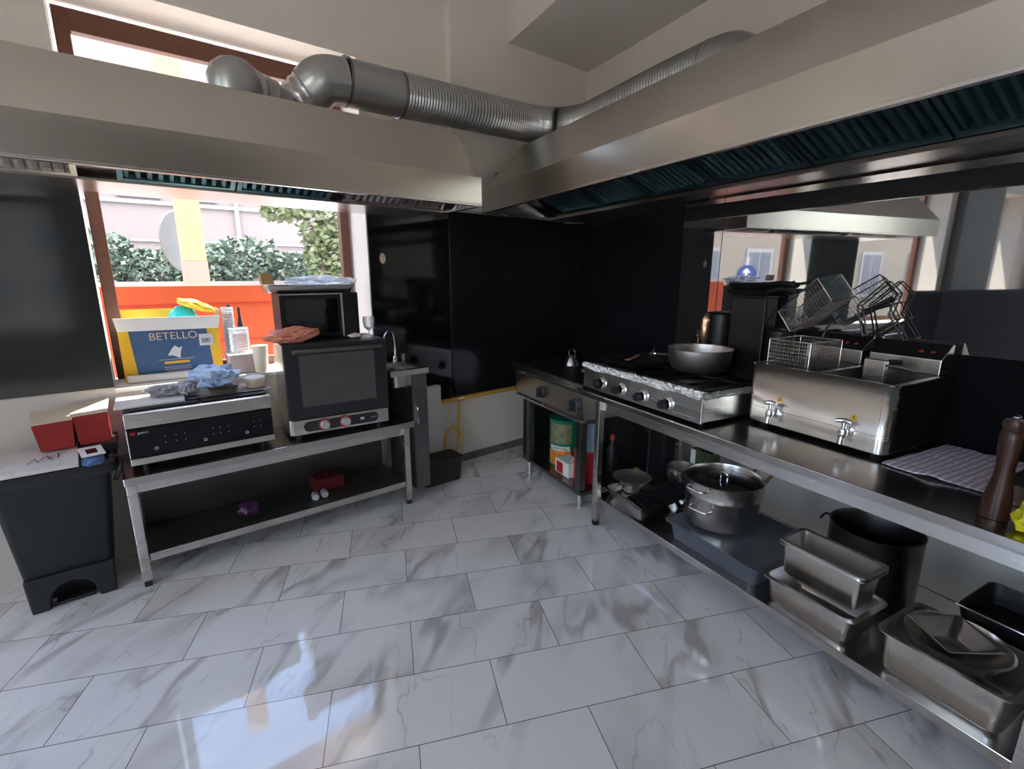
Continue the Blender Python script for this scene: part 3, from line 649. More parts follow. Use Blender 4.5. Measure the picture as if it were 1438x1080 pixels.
b = MB(); b.hexa([(bx0, by0-.002, bz1-.005), (bx1, by0-.002, bz1-.012), (bx1, by0, bz1-.012), (bx0, by0, bz1-.005), (bx0-.01, by0-.035, bz1+.068), (bx1+.01, by0-.035, bz1+.062), (bx1+.01, by0-.031, bz1+.062), (bx0-.01, by0-.031, bz1+.068)]); obj('front_flap', b, 'card_top', cb)
b = MB(); b.hexa([(bx0, by1-.004, bz1), (bx1, by1-.004, bz1), (bx1, by1, bz1), (bx0, by1, bz1), (bx0, by1+.0, bz1+.10), (bx1-.2, by1+.0, bz1+.10), (bx1-.2, by1+.003, bz1+.10), (bx0, by1+.003, bz1+.10)]); obj('rear_flap', b, 'card_yellow', cb)
b = MB(); b.hexa([(bx1-.002, by0, bz1), (bx1-.002, by1, bz1), (bx1, by1, bz1), (bx1, by0, bz1), (bx1+.015, by0+.01, bz1+.09), (bx1+.015, by1-.02, bz1+.10), (bx1+.018, by1-.02, bz1+.10), (bx1+.018, by0+.01, bz1+.09)]); obj('side_flap', b, 'card_brown', cb)
text('lettering', 'BETELLO', .058, plane_mtx((.205, by0-.003, 1.178), (1, 0, 0), (0, 0, 1)), 'beige', cb)
b = MB(); b.box(.325, .395, by0-.003, by0-.002, 1.112, 1.18); lb = obj('address_label', b, 'print_white', cb)
b = MB()
for k, x in enumerate((.338, .343, .347, .353, .358, .361, .366, .372, .377)): b.box(x, x+(.0015 if k % 2 else .003), by0-.0036, by0-.0032, 1.128, 1.155)
obj('barcode', b, 'black', lb)
b = MB(); b.f([b.v((x, by0-.0025, z)) for x, z in ((.165, 1.07), (.19, 1.11), (.205, 1.125), (.222, 1.108), (.238, 1.118), (.228, 1.085), (.222, 1.05), (.205, 1.06), (.19, 1.068))]); obj('bird_shape', b, 'print_white', cb)
b = MB(); b.box(.145, .265, by0-.003, by0-.002, 1.022, 1.036); obj('yellow_band', b, 'card_yellow', cb)
b = MB()
for k, (a, c) in enumerate(((.12, .29), (.14, .27), (.14, .27), (.15, .26))): b.box(a, c, by0-.003, by0-.002, 1.045-.0-(.033 if k else 0)-k*.011, 1.048-(.033 if k else 0)-k*.011)
obj('print_lines', b, 'tin_grey', cb)
b = MB(); b.blob((.27, 3.43, 1.26), (.07, .05, .085), .3, 7, 3, 2); tag(obj('packet', b, 'teal_plastic', smooth=True), 'crumpled teal plastic packet standing in the cardboard box', 'packet')
b = MB(); b.blob((.345, 3.41, 1.335), (.095, .045, .03), .3, 8, 3, 12)
for v_ in b.b.verts: v_.co.z -= (v_.co.x-.36)*.35
tag(obj('packet', b, 'yellow_plastic', smooth=True), 'bright yellow packet on top in the cardboard box', 'packet')
b = MB(); b.blob((.06, 3.43, 1.235), (.07, .04, .02), .4, 9, 3, 21); tag(obj('paper_scrap', b, 'paper', smooth=True), 'crumpled white paper at the left inside the cardboard box', 'paper')
# stacks of clear cups, dark bottle cluster, napkins
def cup_stack(x, y, z0, n, r, label, pitch=.016):
    b = MB(); prof = []
    for i in range(n):
        z = i*pitch; prof += [(r*.92, z), (r*.93, z+pitch*.55), (r*1.03, z+pitch*.65), (r*1.03, z+pitch*.9)]
    prof += [(r*.95, n*pitch+.002), (r*.8, n*pitch-.03), (0, n*pitch-.03)]
    b.lathe((x, y, z0), [(0, 0)]+prof, 28); return tag(obj('cup_stack', b, 'clear_film', smooth=True), label, 'cups', 'stacked clear cups on the sill')
cup_stack(.535, 3.36, SZ+.12, 9, .055, 'stack of ribbed clear plastic cups between box and oven')
cup_stack(.50, 3.44, SZ, 24, .034, 'tall thin stack of clear cups right of the cardboard box')
for k, (x, y, h, r) in enumerate(((.52, 3.50, .40, .022), (.575, 3.50, .38, .016))):
    b = MB(); b.lathe((x, y, SZ), [(0, 0), (r, 0), (r, h*.7), (r*.5, h*.85), (r*.5, h), (0, h)], 20); o = obj('sauce_bottle', b, 'black_plastic', smooth=True)
    tag(o, ['thick dark bottle behind the stacked clear cups', 'thin dark bottle nearest the oven side of the clear cups'][k], 'bottle')
nk = thing('paper_bundle', 'block of stacked pale paper sheets beside the blue plastic bag', 'paper bundle', (.55, 3.30, SZ))
b = MB()
for i in range(22):
    x = .455+i*.0085; j = noisev((i*.7, 0, 0))*.006; b.box(x, x+.007, 3.25, 3.38, SZ+.002, SZ+.105+j)
obj('sheets', b, 'pinkish', nk)
b = MB(); b.box(.45, .64, 3.245, 3.385, SZ+.107, SZ+.118); obj('top_sheet', b, 'paper', nk, bevel=.003)

# ---- convection oven
OV = turned(FL, (.655, 2.835, 0), -4.5)
ov = thing('convection_oven', 'black glass-fronted convection oven with two red knobs on the low bench', 'oven', (.3, .2, .579), OV)
W_, D_, z0, z1 = .578, .36, .602, 1.135
b = MB(OV); b.box(0, W_, .035, D_, z0, z1); obj('body', b, 'steel', ov, bevel=.006)
b = MB(OV); b.box(.0, W_, .03, D_+.002, z1-.004, z1+.002); obj('top_panel', b, 'black_plastic', ov, bevel=.001)
b = MB(OV); b.box(-.002, W_+.002, 0, .034, .705, z1); dr = obj('door', b, 'black_plastic', ov, bevel=.003)
b = MB(OV); b.box(.075, W_-.075, -.002, .0, .775, 1.075); obj('door_glass', b, 'black_glass', dr)
b = MB(OV); b.box(.075, W_-.075, -.0035, -.0025, .775, 1.075); obj('inner_glass', b, 'steel_dark', dr)
b = MB(OV); b.tube([(.04, -.03, 1.098), (W_-.03, -.03, 1.098)], .011, 14); b.box(.06, .08, -.03, .0, 1.09, 1.106); b.box(W_-.08, W_-.06, -.03, .0, 1.09, 1.106); obj('door_handle', b, 'steel_dark', dr, smooth=True)
b = MB(OV); b.box(.012, W_-.004, .0, .034, .613, .700); st = obj('control_strip', b, 'steel', ov, bevel=.002)
b = MB(OV); pz = .657
pill = [(.10+.03*math.cos(a), pz+.03*math.sin(a)) for a in [PI/2+i*PI/10 for i in range(11)]]+[(W_-.10+.03*math.cos(a), pz+.03*math.sin(a)) for a in [-PI/2+i*PI/10 for i in range(11)]]
b.prism(pill, 'y', -.003, 0.0); obj('control_plate', b, 'black_plastic', st)
for x in (.185, .305):
    b = MB(OV); b.lathe((x, -.003, pz), [(0, 0), (.036, 0), (.036, .003), (0, .003)], 24, Vector((0, -1, 0))); kk = obj('dial_ring', b, 'red_knob', st)
    b = MB(OV); b.lathe((x, -.006, pz), [(.027, 0), (.025, .018), (.022, .022), (0, .022)], 24, Vector((0, -1, 0))); kn = obj('control_knob', b, 'tin_grey', st, smooth=True)
b = MB(OV); b.box(.395, .418, -.0045, -.003, pz-.006, pz+.008); obj('lamp', b, 'print_white', st)
text('oven_lettering', 'convect', .013, OV @ plane_mtx((.478, -.0036, pz), (1, 0, 0), (0, 0, 1)), 'tin_grey', st)
for x in (.05, W_-.05):
    for y in (.05, D_-.04):
        b = MB(OV); b.lathe((x, y, .579), [(0, 0), (.018, 0), (.018, .024), (0, .024)], 12); obj('foot', b, 'rubber', ov)
# microwave on the oven
mv = thing('microwave_oven', 'dark microwave standing on top of the convection oven', 'microwave', (.95, 3.15, 1.137))
mx0, mx1, my0, my1, mz0, mz1 = .705, 1.165, 3.015, 3.19, 1.1375, 1.412
b = MB(); b.box(mx0, mx1, my0+.015, my1, mz0, mz1); obj('cabinet', b, 'black_plastic', mv, bevel=.004)
b = MB(); b.box(mx0, mx0+.36, my0, my0+.015, mz0+.004, mz1-.002); md_ = obj('door', b, 'black', mv, bevel=.002)
b = MB(); b.box(mx0+.03, mx0+.33, my0-.001, my0, mz0+.035, mz1-.035); obj('door_window', b, 'black_glass', md_)
b = MB(); b.box(mx0+.352, mx0+.362, my0-.004, my0+.004, mz0+.004, mz1-.004); b.box(mx0, mx0+.36, my0-.002, my0+.002, mz1-.010, mz1-.004); obj('door_trim', b, 'tin_grey', md_)
b = MB(); b.box(mx0+.364, mx1, my0, my0+.015, mz0+.004, mz1-.002); obj('control_panel', b, 'black', mv)
# trays and film on the microwave
def pan(name, c, hx, hy, h, z, m, label, fr=FL, group=None, rim=.012, r=.03, taper=.012, t=.002, cat='pan', rot=0):
    F = turned(fr, (c[0], c[1], 0), rot); b = MB(F)
    o = [(0, 0, hx-taper-.01, hy-taper-.01, r, z), (0, 0, hx-taper, hy-taper, r, z+.012), (0, 0, hx-.003, hy-.003, r, z+h-.004), (0, 0, hx+rim, hy+rim, r+.008, z+h-.002), (0, 0, hx+rim, hy+rim, r+.008, z+h+.001), (0, 0, hx-.004, hy-.004, r, z+h), (0, 0, hx-taper-.003, hy-taper-.003, r, z+.014), (0, 0, hx-taper-.012, hy-taper-.012, r, z+.004)]
    b.loft(o, 5, True, True); q = obj(name, b, m, smooth=True, recalc=True)
    return tag(q, label, cat, group)
pan('baking_tray', (.90, 3.12), .26, .10, .045, 1.413, 'steel', 'long shallow steel tray on top of the microwave', cat='tray', rim=.008)
b = MB(); b.blob((.99, 3.12, 1.475), (.20, .09, .035), .35, 10, 4, 31); tag(obj('plastic_sheet', b, 'clear_film', smooth=True), 'crumpled clear plastic film heaped in the tray on the microwave', 'plastic film')
b = MB(); b.hexa([(.635, 3.05, 1.462), (.70, 3.05, 1.462), (.70, 3.10, 1.462), (.635, 3.10, 1.462), (.625, 3.04, 1.522), (.685, 3.04, 1.522), (.685, 3.10, 1.522), (.625, 3.10, 1.522)]); tag(obj('small_carton', b, 'card_brown', bevel=.002), 'small brown carton at the left end of the tray on the microwave', 'carton')
b = MB(); b.blob((.73, 2.92, 1.178), (.13, .06, .045), .32, 8, 4, 41)
for v_ in b.b.verts: v_.co.z += max(0, v_.co.x-.74)*.12
tag(obj('food_bag', b, 'red_bag', smooth=True), 'orange-red crumpled food bag on the front left of the oven', 'food bag')
b = MB(); b.lathe((.62, 3.24, SZ), [(0, 0), (.036, 0), (.045, .16), (.047, .162), (.043, .158), (.034, .01), (0, .01)], 24); tag(obj('plastic_cup', b, 'cream_plastic', smooth=True), 'cream plastic cup at the left side of the oven', 'cup')
b = MB(); b.lathe((1.195, 2.94, 1.1375), [(0, 0), (.030, 0), (.030, .003), (.004, .008), (.004, .035), (.03, .06), (.036, .10), (.034, .125), (.032, .125), (.034, .10), (.028, .062), (0, .04)], 24); tag(obj('stemmed_glass', b, 'drink_glass', smooth=True), 'clear stemmed glass on the right corner of the oven', 'glass')
b = MB(); b.blob((1.10, 2.93, 1.152), (.045, .03, .014), .4, 9, 3, 51); tag(obj('paper_scrap', b, 'paper', smooth=True), 'crumpled white paper on the oven beside the stemmed glass', 'paper')

# ---- on the lower shelf of the bench
for k, x in enumerate((.765, .822)):
    b = MB(); b.lathe((x, 2.875+.005*k, .168+.021), [(0, 0), (.012, .002), (.015, 0), (.0195, .001), (.021, .006), (.021, .05), (0, .05)], 24, Vector((.15, 1, 0))); o = obj('small_can', b, 'tin_grey', smooth=True)
    tag(o, ['left of two small silver cans lying on the bench shelf', 'right of two small silver cans lying on the bench shelf'][k], 'can', 'silver cans on the bench shelf')
b = MB(); b.box(.80, .98, 2.98, 3.12, .169, .25); tag(obj('carton', b, 'red_dark', bevel=.003), 'dark red carton behind the two silver cans on the bench shelf', 'carton')
pt_ = thing('wrapped_bowl', 'dark bowl wrapped in purple film on the bench shelf', 'bowl', (.41, 2.92, .168))
b = MB(); b.lathe((.41, 2.92, .169), [(0, 0), (.07, 0), (.085, .012), (.088, .02), (.08, .022), (0, .018)], 32); obj('plate', b, 'black_plastic', pt_, smooth=True)
b = MB(); b.blob((.41, 2.92, .215), (.055, .055, .04), .3, 8, 3, 61, flat=.188); obj('film', b, 'purple_film', pt_, smooth=True)

# ---- grey waste bin at left
wb = thing('waste_bin', 'dark grey plastic waste bin left of the bench, with a board on top', 'waste bin', (-.36, 3.03, 0))
b = MB()
b.loft([(-.36, 3.02, .158, .150, .03, .13), (-.355, 3.02, .20, .175, .03, .60), (-.352, 3.02, .205, .18, .03, .63)], 5, True, True); obj('body', b, 'bin_grey', wb, smooth=True, bevel=.002)
arch = [(-.512, 0), (-.520, .17), (-.200, .17), (-.208, 0), (-.272, 0), (-.285, .07), (-.315, .105), (-.36, .12), (-.405, .105), (-.435, .07), (-.448, 0)]
b = MB(); b.box(-.50, -.22, 2.96, 3.17, .0, .135); obj('base', b, 'black_plastic', wb)
b = MB(); b.prism(arch, 'y', 2.852, 2.93); obj('foot_skirt', b, 'bin_grey', wb, bevel=.008)
b = MB(); b.loft([(-.352, 3.02, .225, .195, .035, .615), (-.352, 3.02, .232, .202, .035, .64), (-.352, 3.02, .23, .20, .035, .665), (-.352, 3.02, .21, .18, .035, .672), (-.352, 3.02, .20, .17, .035, .64)], 5, False, True); obj('rim', b, 'black_plastic', wb, smooth=True)
b = MB(); b.tube(smooth_path([(-.150, 2.90, .67), (-.118, 2.90, .66), (-.113, 2.90, .61), (-.14, 2.90, .55)], 5), .010, 8); obj('side_handle', b, 'black_plastic', wb, smooth=True)
b = MB(); b.box(-.43, -.29, 2.87, 2.93, .004, .02); obj('pedal', b, 'black_plastic', wb, bevel=.004)
bo = thing('stone_board', 'pale speckled square board with dark scribbles on top of the bin', 'board', (-.4, 3.0, .675))
b = MB(); b.hexa([(-.60, 2.80, .676), (-.246, 2.765, .686), (-.262, 3.10, .690), (-.60, 3.14, .690), (-.60, 2.80, .694), (-.246, 2.765, .703), (-.262, 3.10, .705), (-.60, 3.14, .705)]); obj('slab', b, 'granite_board', bo, bevel=.002)
b = MB(); Zb = .7072
def stroke(p0, p1, wd=.004): 
    d = (Vector(p1)-Vector(p0)).normalized(); n = Vector((-d.y, d.x))*wd/2
    b.quad((p0[0]+n.x, p0[1]+n.y, Zb), (p1[0]+n.x, p1[1]+n.y, Zb), (p1[0]-n.x, p1[1]-n.y, Zb), (p0[0]-n.x, p0[1]-n.y, Zb))
for p0, p1 in (((-.42, 2.86), (-.40, 2.93)), ((-.40, 2.93), (-.385, 2.87)), ((-.385, 2.87), (-.37, 2.95)), ((-.365, 2.96), (-.34, 2.88)), ((-.355, 2.91), (-.335, 2.95)), ((-.33, 2.97), (-.30, 2.97)), ((-.32, 2.90), (-.325, 2.98))): stroke(p0, p1)
obj('scribble', b, 'black', bo, solid=.0006)
cd_ = thing('card_frame', 'white card with a dark window beside the speckled board', 'card', (-.19, 2.9, .72))
b = MB(); F = turned(FL, (-.235, 2.80, .712), 8)
b = MB(F); b.box(0, .085, 0, .035, 0, .004); b.box(0, .085, .125, .16, 0, .004); b.box(0, .022, .035, .125, 0, .004); b.box(.063, .085, .035, .125, 0, .004); obj('card', b, 'paper', cd_)
b = MB(F); b.box(.022, .063, .035, .125, 0, .002); obj('window', b, 'black_glass', cd_)
b = MB(); b.blob((-.20, 2.83, .685), (.045, .05, .024), .3, 8, 3, 71); tag(obj('rubber_glove', b, 'blue_glove', smooth=True), 'blue rubber glove hanging over the front right rim of the bin', 'glove')
def red_box(x0, x1, y0, y1, z0, z1, label):
    t = thing('paper_carton', label, 'carton', ((x0+x1)/2, (y0+y1)/2, z0), group='red cartons against the wall')
    b = MB(); b.hexa([(x0+.008, y0, z0), (x1-.006, y0, z0), (x1, y1, z0), (x0, y1, z0), (x0-.006, y0-.01, z1), (x1+.004, y0-.01, z1+.006), (x1, y1, z1+.01), (x0, y1, z1)]); obj('carton', b, 'red_paper', t)
    b = MB(); b.hexa([(x0-.006, y0-.012, z1), (x1+.004, y0-.012, z1+.006), (x1+.01, y1+.05, z1+.034), (x0-.02, y1+.05, z1+.024), (x0-.006, y0-.012, z1+.004), (x1+.004, y0-.012, z1+.010), (x1+.01, y1+.05, z1+.038), (x0-.02, y1+.05, z1+.028)]); obj('flap', b, 'beige', t)
red_box(-.395, -.262, 3.02, 3.13, .712, .842, 'left of two red cartons with beige tops by the wall')
red_box(-.256, -.13, 3.03, 3.15, .712, .856, 'right of two red cartons with beige tops by the wall')
b = MB(); b.box(-.262, -.11, 2.99, 3.20, .676, .711); tag(obj('black_tray', b, 'black_plastic', bevel=.003), 'black tray under the right red carton on the bin', 'tray')

# ---- sink unit right of the oven
sk = thing('sink_cabinet', 'dark steel sink cabinet standing between the oven and the corner', 'sink cabinet', (1.5, 3.0, 0))
kx0, kx1, ky0, ky1, kz = 1.10, 1.53, 2.80, 3.20, .92
b = MB(); b.box(1.41, kx1-.01, ky0+.015, ky1, .08, kz-.035); obj('cabinet', b, 'steel_dark', sk, bevel=.002)
b = MB(); b.box(1.415, kx1-.015, ky0+.008, ky0+.014, .10, kz-.05); dd = obj('door', b, 'steel_dark', sk, bevel=.002)
b = MB(); b.box(1.43, 1.44, ky0-.006, ky0+.008, .55, .70); obj('handle', b, 'chrome', dd)
b = MB()
for a in ((1.26, 1.30, ky0, ky1), (kx1-.05, kx1, ky0, ky1)): b.box(a[0], a[1], a[2], a[3], kz-.035, kz)
b.box(1.30, kx1-.05, ky0, ky0+.05, kz-.035, kz); b.box(1.30, kx1-.05, ky1-.09, ky1, kz-.035, kz); obj('rim', b, 'steel', sk)
b = MB(); b.loft([(1.39, 2.98, .09, .125, .03, kz-.003), (1.39, 2.98, .085, .12, .03, kz-.12)], 5, False, True); obj('basin', b, 'steel', sk, smooth=True)
fa = thing('swan_neck_tap', 'thin chrome swan-neck tap curving over the sink', 'tap', (1.44, 3.15, kz))
b = MB(); b.tube(smooth_path([(1.46, 3.15, kz), (1.462, 3.15, kz+.12), (1.44, 3.13, kz+.20), (1.39, 3.09, kz+.225), (1.345, 3.06, kz+.19)], 8), .0055, 10); obj('spout', b, 'chrome', fa, smooth=True)
b = MB(); b.lathe((1.345, 3.06, kz+.155), [(0, 0), (.009, 0), (.008, .035), (0, .038)], 12); obj('nozzle', b, 'chrome', fa, smooth=True)
b = MB(); b.lathe((1.46, 3.15, kz+.001), [(0, 0), (.018, 0), (.016, .03), (.009, .04), (0, .04)], 16); obj('base', b, 'chrome', fa, smooth=True)
b = MB(); b.box(1.505, 1.525, 3.13, 3.15, kz+.001, kz+.05); tag(obj('soap_block', b, 'tin_grey', bevel=.003), 'small grey block standing at the back right of the sink', 'block')
b = MB(); b.loft([(1.70, 3.02, .15, .09, .03, .002), (1.70, 3.02, .17, .10, .03, .17), (1.70, 3.02, .175, .105, .03, .18), (1.70, 3.02, .16, .09, .03, .175)], 5, True, True); tag(obj('black_crate', b, 'black_plastic', smooth=True), 'black plastic crate on the floor right of the bench leg', 'crate')

# ================================================================== cooking line along the right wall  (frame FR: s along wall, d out from wall)
OUT = Vector((0, 1, 0))
# ---- griddle range on a stand
gr = thing('range_cooker', 'steel flat-top range on an open stand, farthest along the right wall', 'range cooker', (.95, .55, 0), FR)
b = MB(FR); b.prism([(.19, .60), (.90, .60), (.90, .785), (.932, .80), (.932, .838), (.19, .838)], 'x', .46, 1.40); obj('body', b, 'steel', gr, bevel=.002)
b = MB(FR); b.box(.455, 1.402, .92, .936, .797, .844); obj('front_edge', b, 'steel', gr, bevel=.002)
b = MB(FR); b.box(.475, 1.39, .20, .915, .838, .845); obj('hot_plate', b, 'black_iron', gr, bevel=.002)
b = MB(FR); b.hexa([(.50, .902, .60), (1.40, .902, .60), (1.40, .91, .60), (.50, .91, .60), (.50, .902, .78), (1.40, .902, .78), (1.40, .93, .78), (.50, .93, .78)]); fp = obj('front_panel', b, 'steel', gr)
b = MB(FR); b.box(.50, 1.40, .895, .925, .583, .60); obj('bottom_lip', b, 'chrome', gr, bevel=.002)
for x in (.90, 1.31):
    b = MB(FR); b.lathe((x, .918, .69), [(0, 0), (.042, 0), (.044, .01), (.034, .016), (.030, .028), (0, .03)], 28, OUT); kn = obj('control_knob', b, 'black_plastic', fp, smooth=True)
    b = MB(FR); b.box(x-.009, x+.009, .94, .968, .655, .725); obj('grip', b, 'black_plastic', fp, bevel=.004)
b = MB(FR); b.box(1.0, 1.36, .925, .9275, .762, .776); obj('sticker_strip', b, 'white', fp)
for x in (.69, 1.36):
    for d in (.30, .895):
        b = MB(FR); b.box(x-.025, x+.025, d-.025, d+.025, .11, .60); lg = obj('leg', b, 'steel_dark', gr, bevel=.002)
        b = MB(FR); b.lathe((x, d, 0), [(0, 0), (.022, 0), (.022, .11), (0, .11)], 14); obj('foot', b, 'steel', lg, smooth=True)
b = MB(FR); b.box(.60, 1.40, .28, .92, .085, .11); obj('shelf', b, 'steel_dark', gr, bevel=.002)
b = MB(FR); b.box(.60, 1.395, .262, .272, .05, .60); obj('rear_panel', b, 'black', gr)
b = MB(FR); b.box(.58, .60, .28, .90, .11, .60); obj('side_panel', b, 'steel_dark', gr)
be = thing('bell_weight', 'small steel bell-shaped lid with a wire loop on the flat-top range', 'lid', (.80, .60, .846), FR)
b = MB(FR); b.lathe((.80, .60, .846), [(0, 0), (.055, 0), (.052, .012), (.04, .04), (.024, .07), (.012, .078), (0, .08)], 28); obj('bell', b, 'steel_pot', be, smooth=True)
b = MB(FR); b.tube(smooth_path([(.765, .60, .90), (.762, .60, .95), (.80, .60, .975), (.838, .60, .95), (.835, .60, .90)], 6), .004, 8); obj('loop_handle', b, 'steel', be, smooth=True)
# goods on its shelf
gt = thing('food_tin', 'big green food tin with vegetable picture under the flat-top range', 'tin', (.86, .70, .111), FR)
b = MB(FR); b.lathe((.88, .70, .111), [(0, 0), (.118, 0), (.12, .006), (.115, .012), (.115, .345), (.12, .352), (.118, .356), (0, .353)], 40); obj('can', b, 'green_tin', gt, smooth=True)
def curved(fr, c, r, a0, a1, z0, z1, n=14):
    b = MB(fr)
    for i in range(n):
        A0 = a0+(a1-a0)*i/n; A1 = a0+(a1-a0)*(i+1)/n
        b.quad((c[0]+r*math.cos(A0), c[1]+r*math.sin(A0), z0), (c[0]+r*math.cos(A1), c[1]+r*math.sin(A1), z0), (c[0]+r*math.cos(A1), c[1]+r*math.sin(A1), z1), (c[0]+r*math.cos(A0), c[1]+r*math.sin(A0), z1))
    return b
obj('label_print', curved(FR, (.88, .70), .1165, .15, 1.75, .29, .44), 'food_print', gt)
obj('label_print', curved(FR, (.88, .70), .1165, .15, 1.75, .12, .235), 'orange_print', gt)
obj('label_band', curved(FR, (.88, .70), .1170, .25, 1.65, .232, .268), 'paper', gt)
cdz = (.88, .70); aa = 1.0
tdir = Vector((-math.sin(aa), math.cos(aa), 0)); 
text('label_lettering', 'TOMATOES', .028, plane_mtx(WR(.88+.1185*math.cos(aa), .70+.1185*math.sin(aa), .25), -(FR.to_3x3()@tdir), (0, 0, 1)), 'black', gt)
b = MB(FR); b.box(1.00, 1.17, .74, .86, .111, .215); wc = tag(obj('food_carton', b, 'paper', bevel=.002), 'white and red carton beside the green tin', 'carton')
b = MB(FR); b.box(1.02, 1.10, .8605, .862, .12, .20); obj('print', b, 'red', wc)
bl = thing('plastic_pail', 'blue-grey ribbed plastic pail standing on the red drum under the range', 'pail', (1.27, .76, .345), FR)
b = MB(FR); b.lathe((1.27, .76, .346), [(0, 0), (.062, 0), (.066, .19), (.069, .195), (.066, .205), (0, .205)], 28); obj('pail', b, 'blue_pail', bl, smooth=True)
rd = thing('red_drum', 'round red tub below the blue-grey pail under the range', 'tub', (1.25, .77, .111), FR)
b = MB(FR); b.lathe((1.25, .77, .111), [(0, 0), (.078, 0), (.085, .02), (.082, .21), (.086, .22), (.08, .233), (0, .233)], 32); obj('tub', b, 'red', rd, smooth=True)
b = MB(FR); b.lathe((1.19, .84, .25), [(0, 0), (.01, 0), (.01, .012), (0, .014)], 12, OUT); obj('rivet', b, 'tin_grey', rd)

# ---- long work table
tb = bench(FR, 1.40, 5.0, .25, .982, .831, .198, (1.615, 3.52, 4.9), 'long steel work table along the right wall carrying hob and fryer', fascia=.034)

# ---- gas hob
hb = thing('gas_hob', 'four-knob steel gas hob with foil-lined front edge on the work table', 'gas hob', (1.88, .7, .831), FR)
b = MB(FR); b.box(1.43, 2.33, .34, .935, .85, .972); obj('body', b, 'steel', hb, bevel=.003)
b = MB(FR); b.box(1.428, 2.332, .934, .945, .845, .985); fpn = obj('front_panel', b, 'steel', hb, bevel=.003)
b = MB(FR); b.box(1.45, 2.31, .36, .925, .972, .978); obj('burner_tray', b, 'black_iron', hb)
for i, x in enumerate((1.605, 1.775, 1.950, 2.124)):
    b = MB(FR); b.lathe((x, .945, .897), [(0, 0), (.034, 0), (.033, .012), (.028, .016), (0, .016)], 28, OUT); kk = obj('knob_ring', b, 'chrome', fpn, smooth=True)
    b = MB(FR); b.lathe((x, .976, .897), [(.024, 0), (.022, .018), (.018, .024), (0, .024)], 24, OUT); obj('control_knob', b, 'black_plastic', fpn, smooth=True)
b = MB(FR); b.box(2.16, 2.30, .9455, .9462, .866, .869); obj('lettering_strip', b, 'tin_grey', fpn)
b = MB(FR)
def foil(u, v_):
    x = 1.42+.91*u; k = noise.noise(Vector((x*45, v_*9, 0)))*.010+noise.noise(Vector((x*130, v_*20, 4)))*.005
    prof = [(.915, .992), (.938, .997), (.952, .985), (.953, .965-.012*noise.noise(Vector((x*8, 0, 3))))]
    t = v_*3; i = min(2, int(t)); f_ = t-i
    return (x, prof[i][0]*(1-f_)+prof[i+1][0]*f_+k, prof[i][1]*(1-f_)+prof[i+1][1]*f_+k*.7)
b.grid(foil, 260, 12); obj('foil_lining', b, 'foil', hb, smooth=False, solid=.001)
b = MB(FR)
b.grid(lambda u, v_: (2.325+.012*math.sin(v_*3)+.003*noise.noise(Vector((u*30, v_*9, 1))), .94-.55*u, .992-.035*v_+.004*noise.noise(Vector((u*25, v_*7, 5)))), 60, 6); obj('foil_side', b, 'foil', hb, solid=.001)
for cx_ in (1.66, 2.10):
    for cy_ in (.50, .78):
        b = MB(FR); b.lathe((cx_, cy_, .978), [(0, 0), (.05, 0), (.05, .012), (.03, .016), (0, .016)], 20); obj('burner', b, 'black_iron', hb, smooth=True)
for cx_ in (1.665, 2.105):
    b = MB(FR); q = 1.004
    for yy in (.37, .64, .915): b.box(cx_-.20, cx_+.20, yy-.006, yy+.006, q-.010, q)
    for xx in (-.20, -.07, .07, .20): b.box(cx_+xx-.006, cx_+xx+.006, .37, .915, q-.010, q)
    for xx in (-.19, .19):
        for yy in (.38, .905): b.box(cx_+xx-.008, cx_+xx+.008, yy-.008, yy+.008, .978, q)
    obj('pan_grate', b, 'black_iron', hb)
for xx in (1.46, 2.29):
    for yy in (.38, .89):
        b = MB(FR); b.lathe((xx, yy, .831), [(0, 0), (.016, 0), (.016, .02), (0, .02)], 12); obj('foot', b, 'rubber', hb)
b = MB(FR); b.tube([(1.40, .93, .937), (1.43, .93, .94)], .016, 14); obj('gas_connector', b, 'steel', hb, smooth=True)
# pans and tools on the hob
GZ = 1.0045
sk2 = thing('griddle_pan', 'flat black square pan on the left burners of the hob', 'pan', (1.62, .62, GZ), FR)
b = MB(FR); b.loft([(1.62, .66, .15, .19, .03, GZ), (1.62, .66, .165, .205, .03, GZ+.022), (1.62, .66, .158, .198, .03, GZ+.022), (1.62, .66, .145, .185, .03, GZ+.006)], 5, True, True); obj('pan', b, 'black_iron', sk2, smooth=True)
b = MB(FR); b.tube([(1.50, .47, GZ+.02), (1.45, .40, GZ+.05), (1.40, .36, GZ+.06)], .009, 8); obj('handle', b, 'steel', sk2, smooth=True)
b = MB(FR); F2 = turned(FR, (1.60, .72, GZ+.023), 60)
b = MB(F2); b.box(-.13, .09, -.012, .012, .001, .006); tag(obj('spatula', b, 'copper', bevel=.002), 'narrow copper-toned spatula lying across the flat black pan', 'spatula')
kf = thing('kitchen_knife', 'knife with black handle and pale blade lying behind the black pan on the hob', 'knife', (1.72, .52, GZ+.025), FR)
F3 = turned(FR, (1.60, .50, GZ+.026), -38)
b = MB(F3); b.box(-.02, .09, -.012, .012, 0, .016); obj('handle', b, 'black_plastic', kf, bevel=.004)
b = MB(F3); b.lathe((-.02, 0, .008), [(0, 0), (.012, 0), (.012, .012), (0, .012)], 14, Vector((-1, 0, 0))); obj('end_cap', b, 'chrome', kf, smooth=True)
b = MB(F3); b.hexa([(.09, -.014, .006), (.24, -.004, .006), (.24, .004, .006), (.09, .014, .006), (.09, -.014, .009), (.24, -.004, .009), (.24, .004, .009), (.09, .014, .009)]); obj('blade', b, 'beige', kf)
b = MB(FR); b.blob((1.60, .33, GZ+.055), (.045, .03, .03), .45, 9, 3, 81)
for v_ in b.b.verts: pass
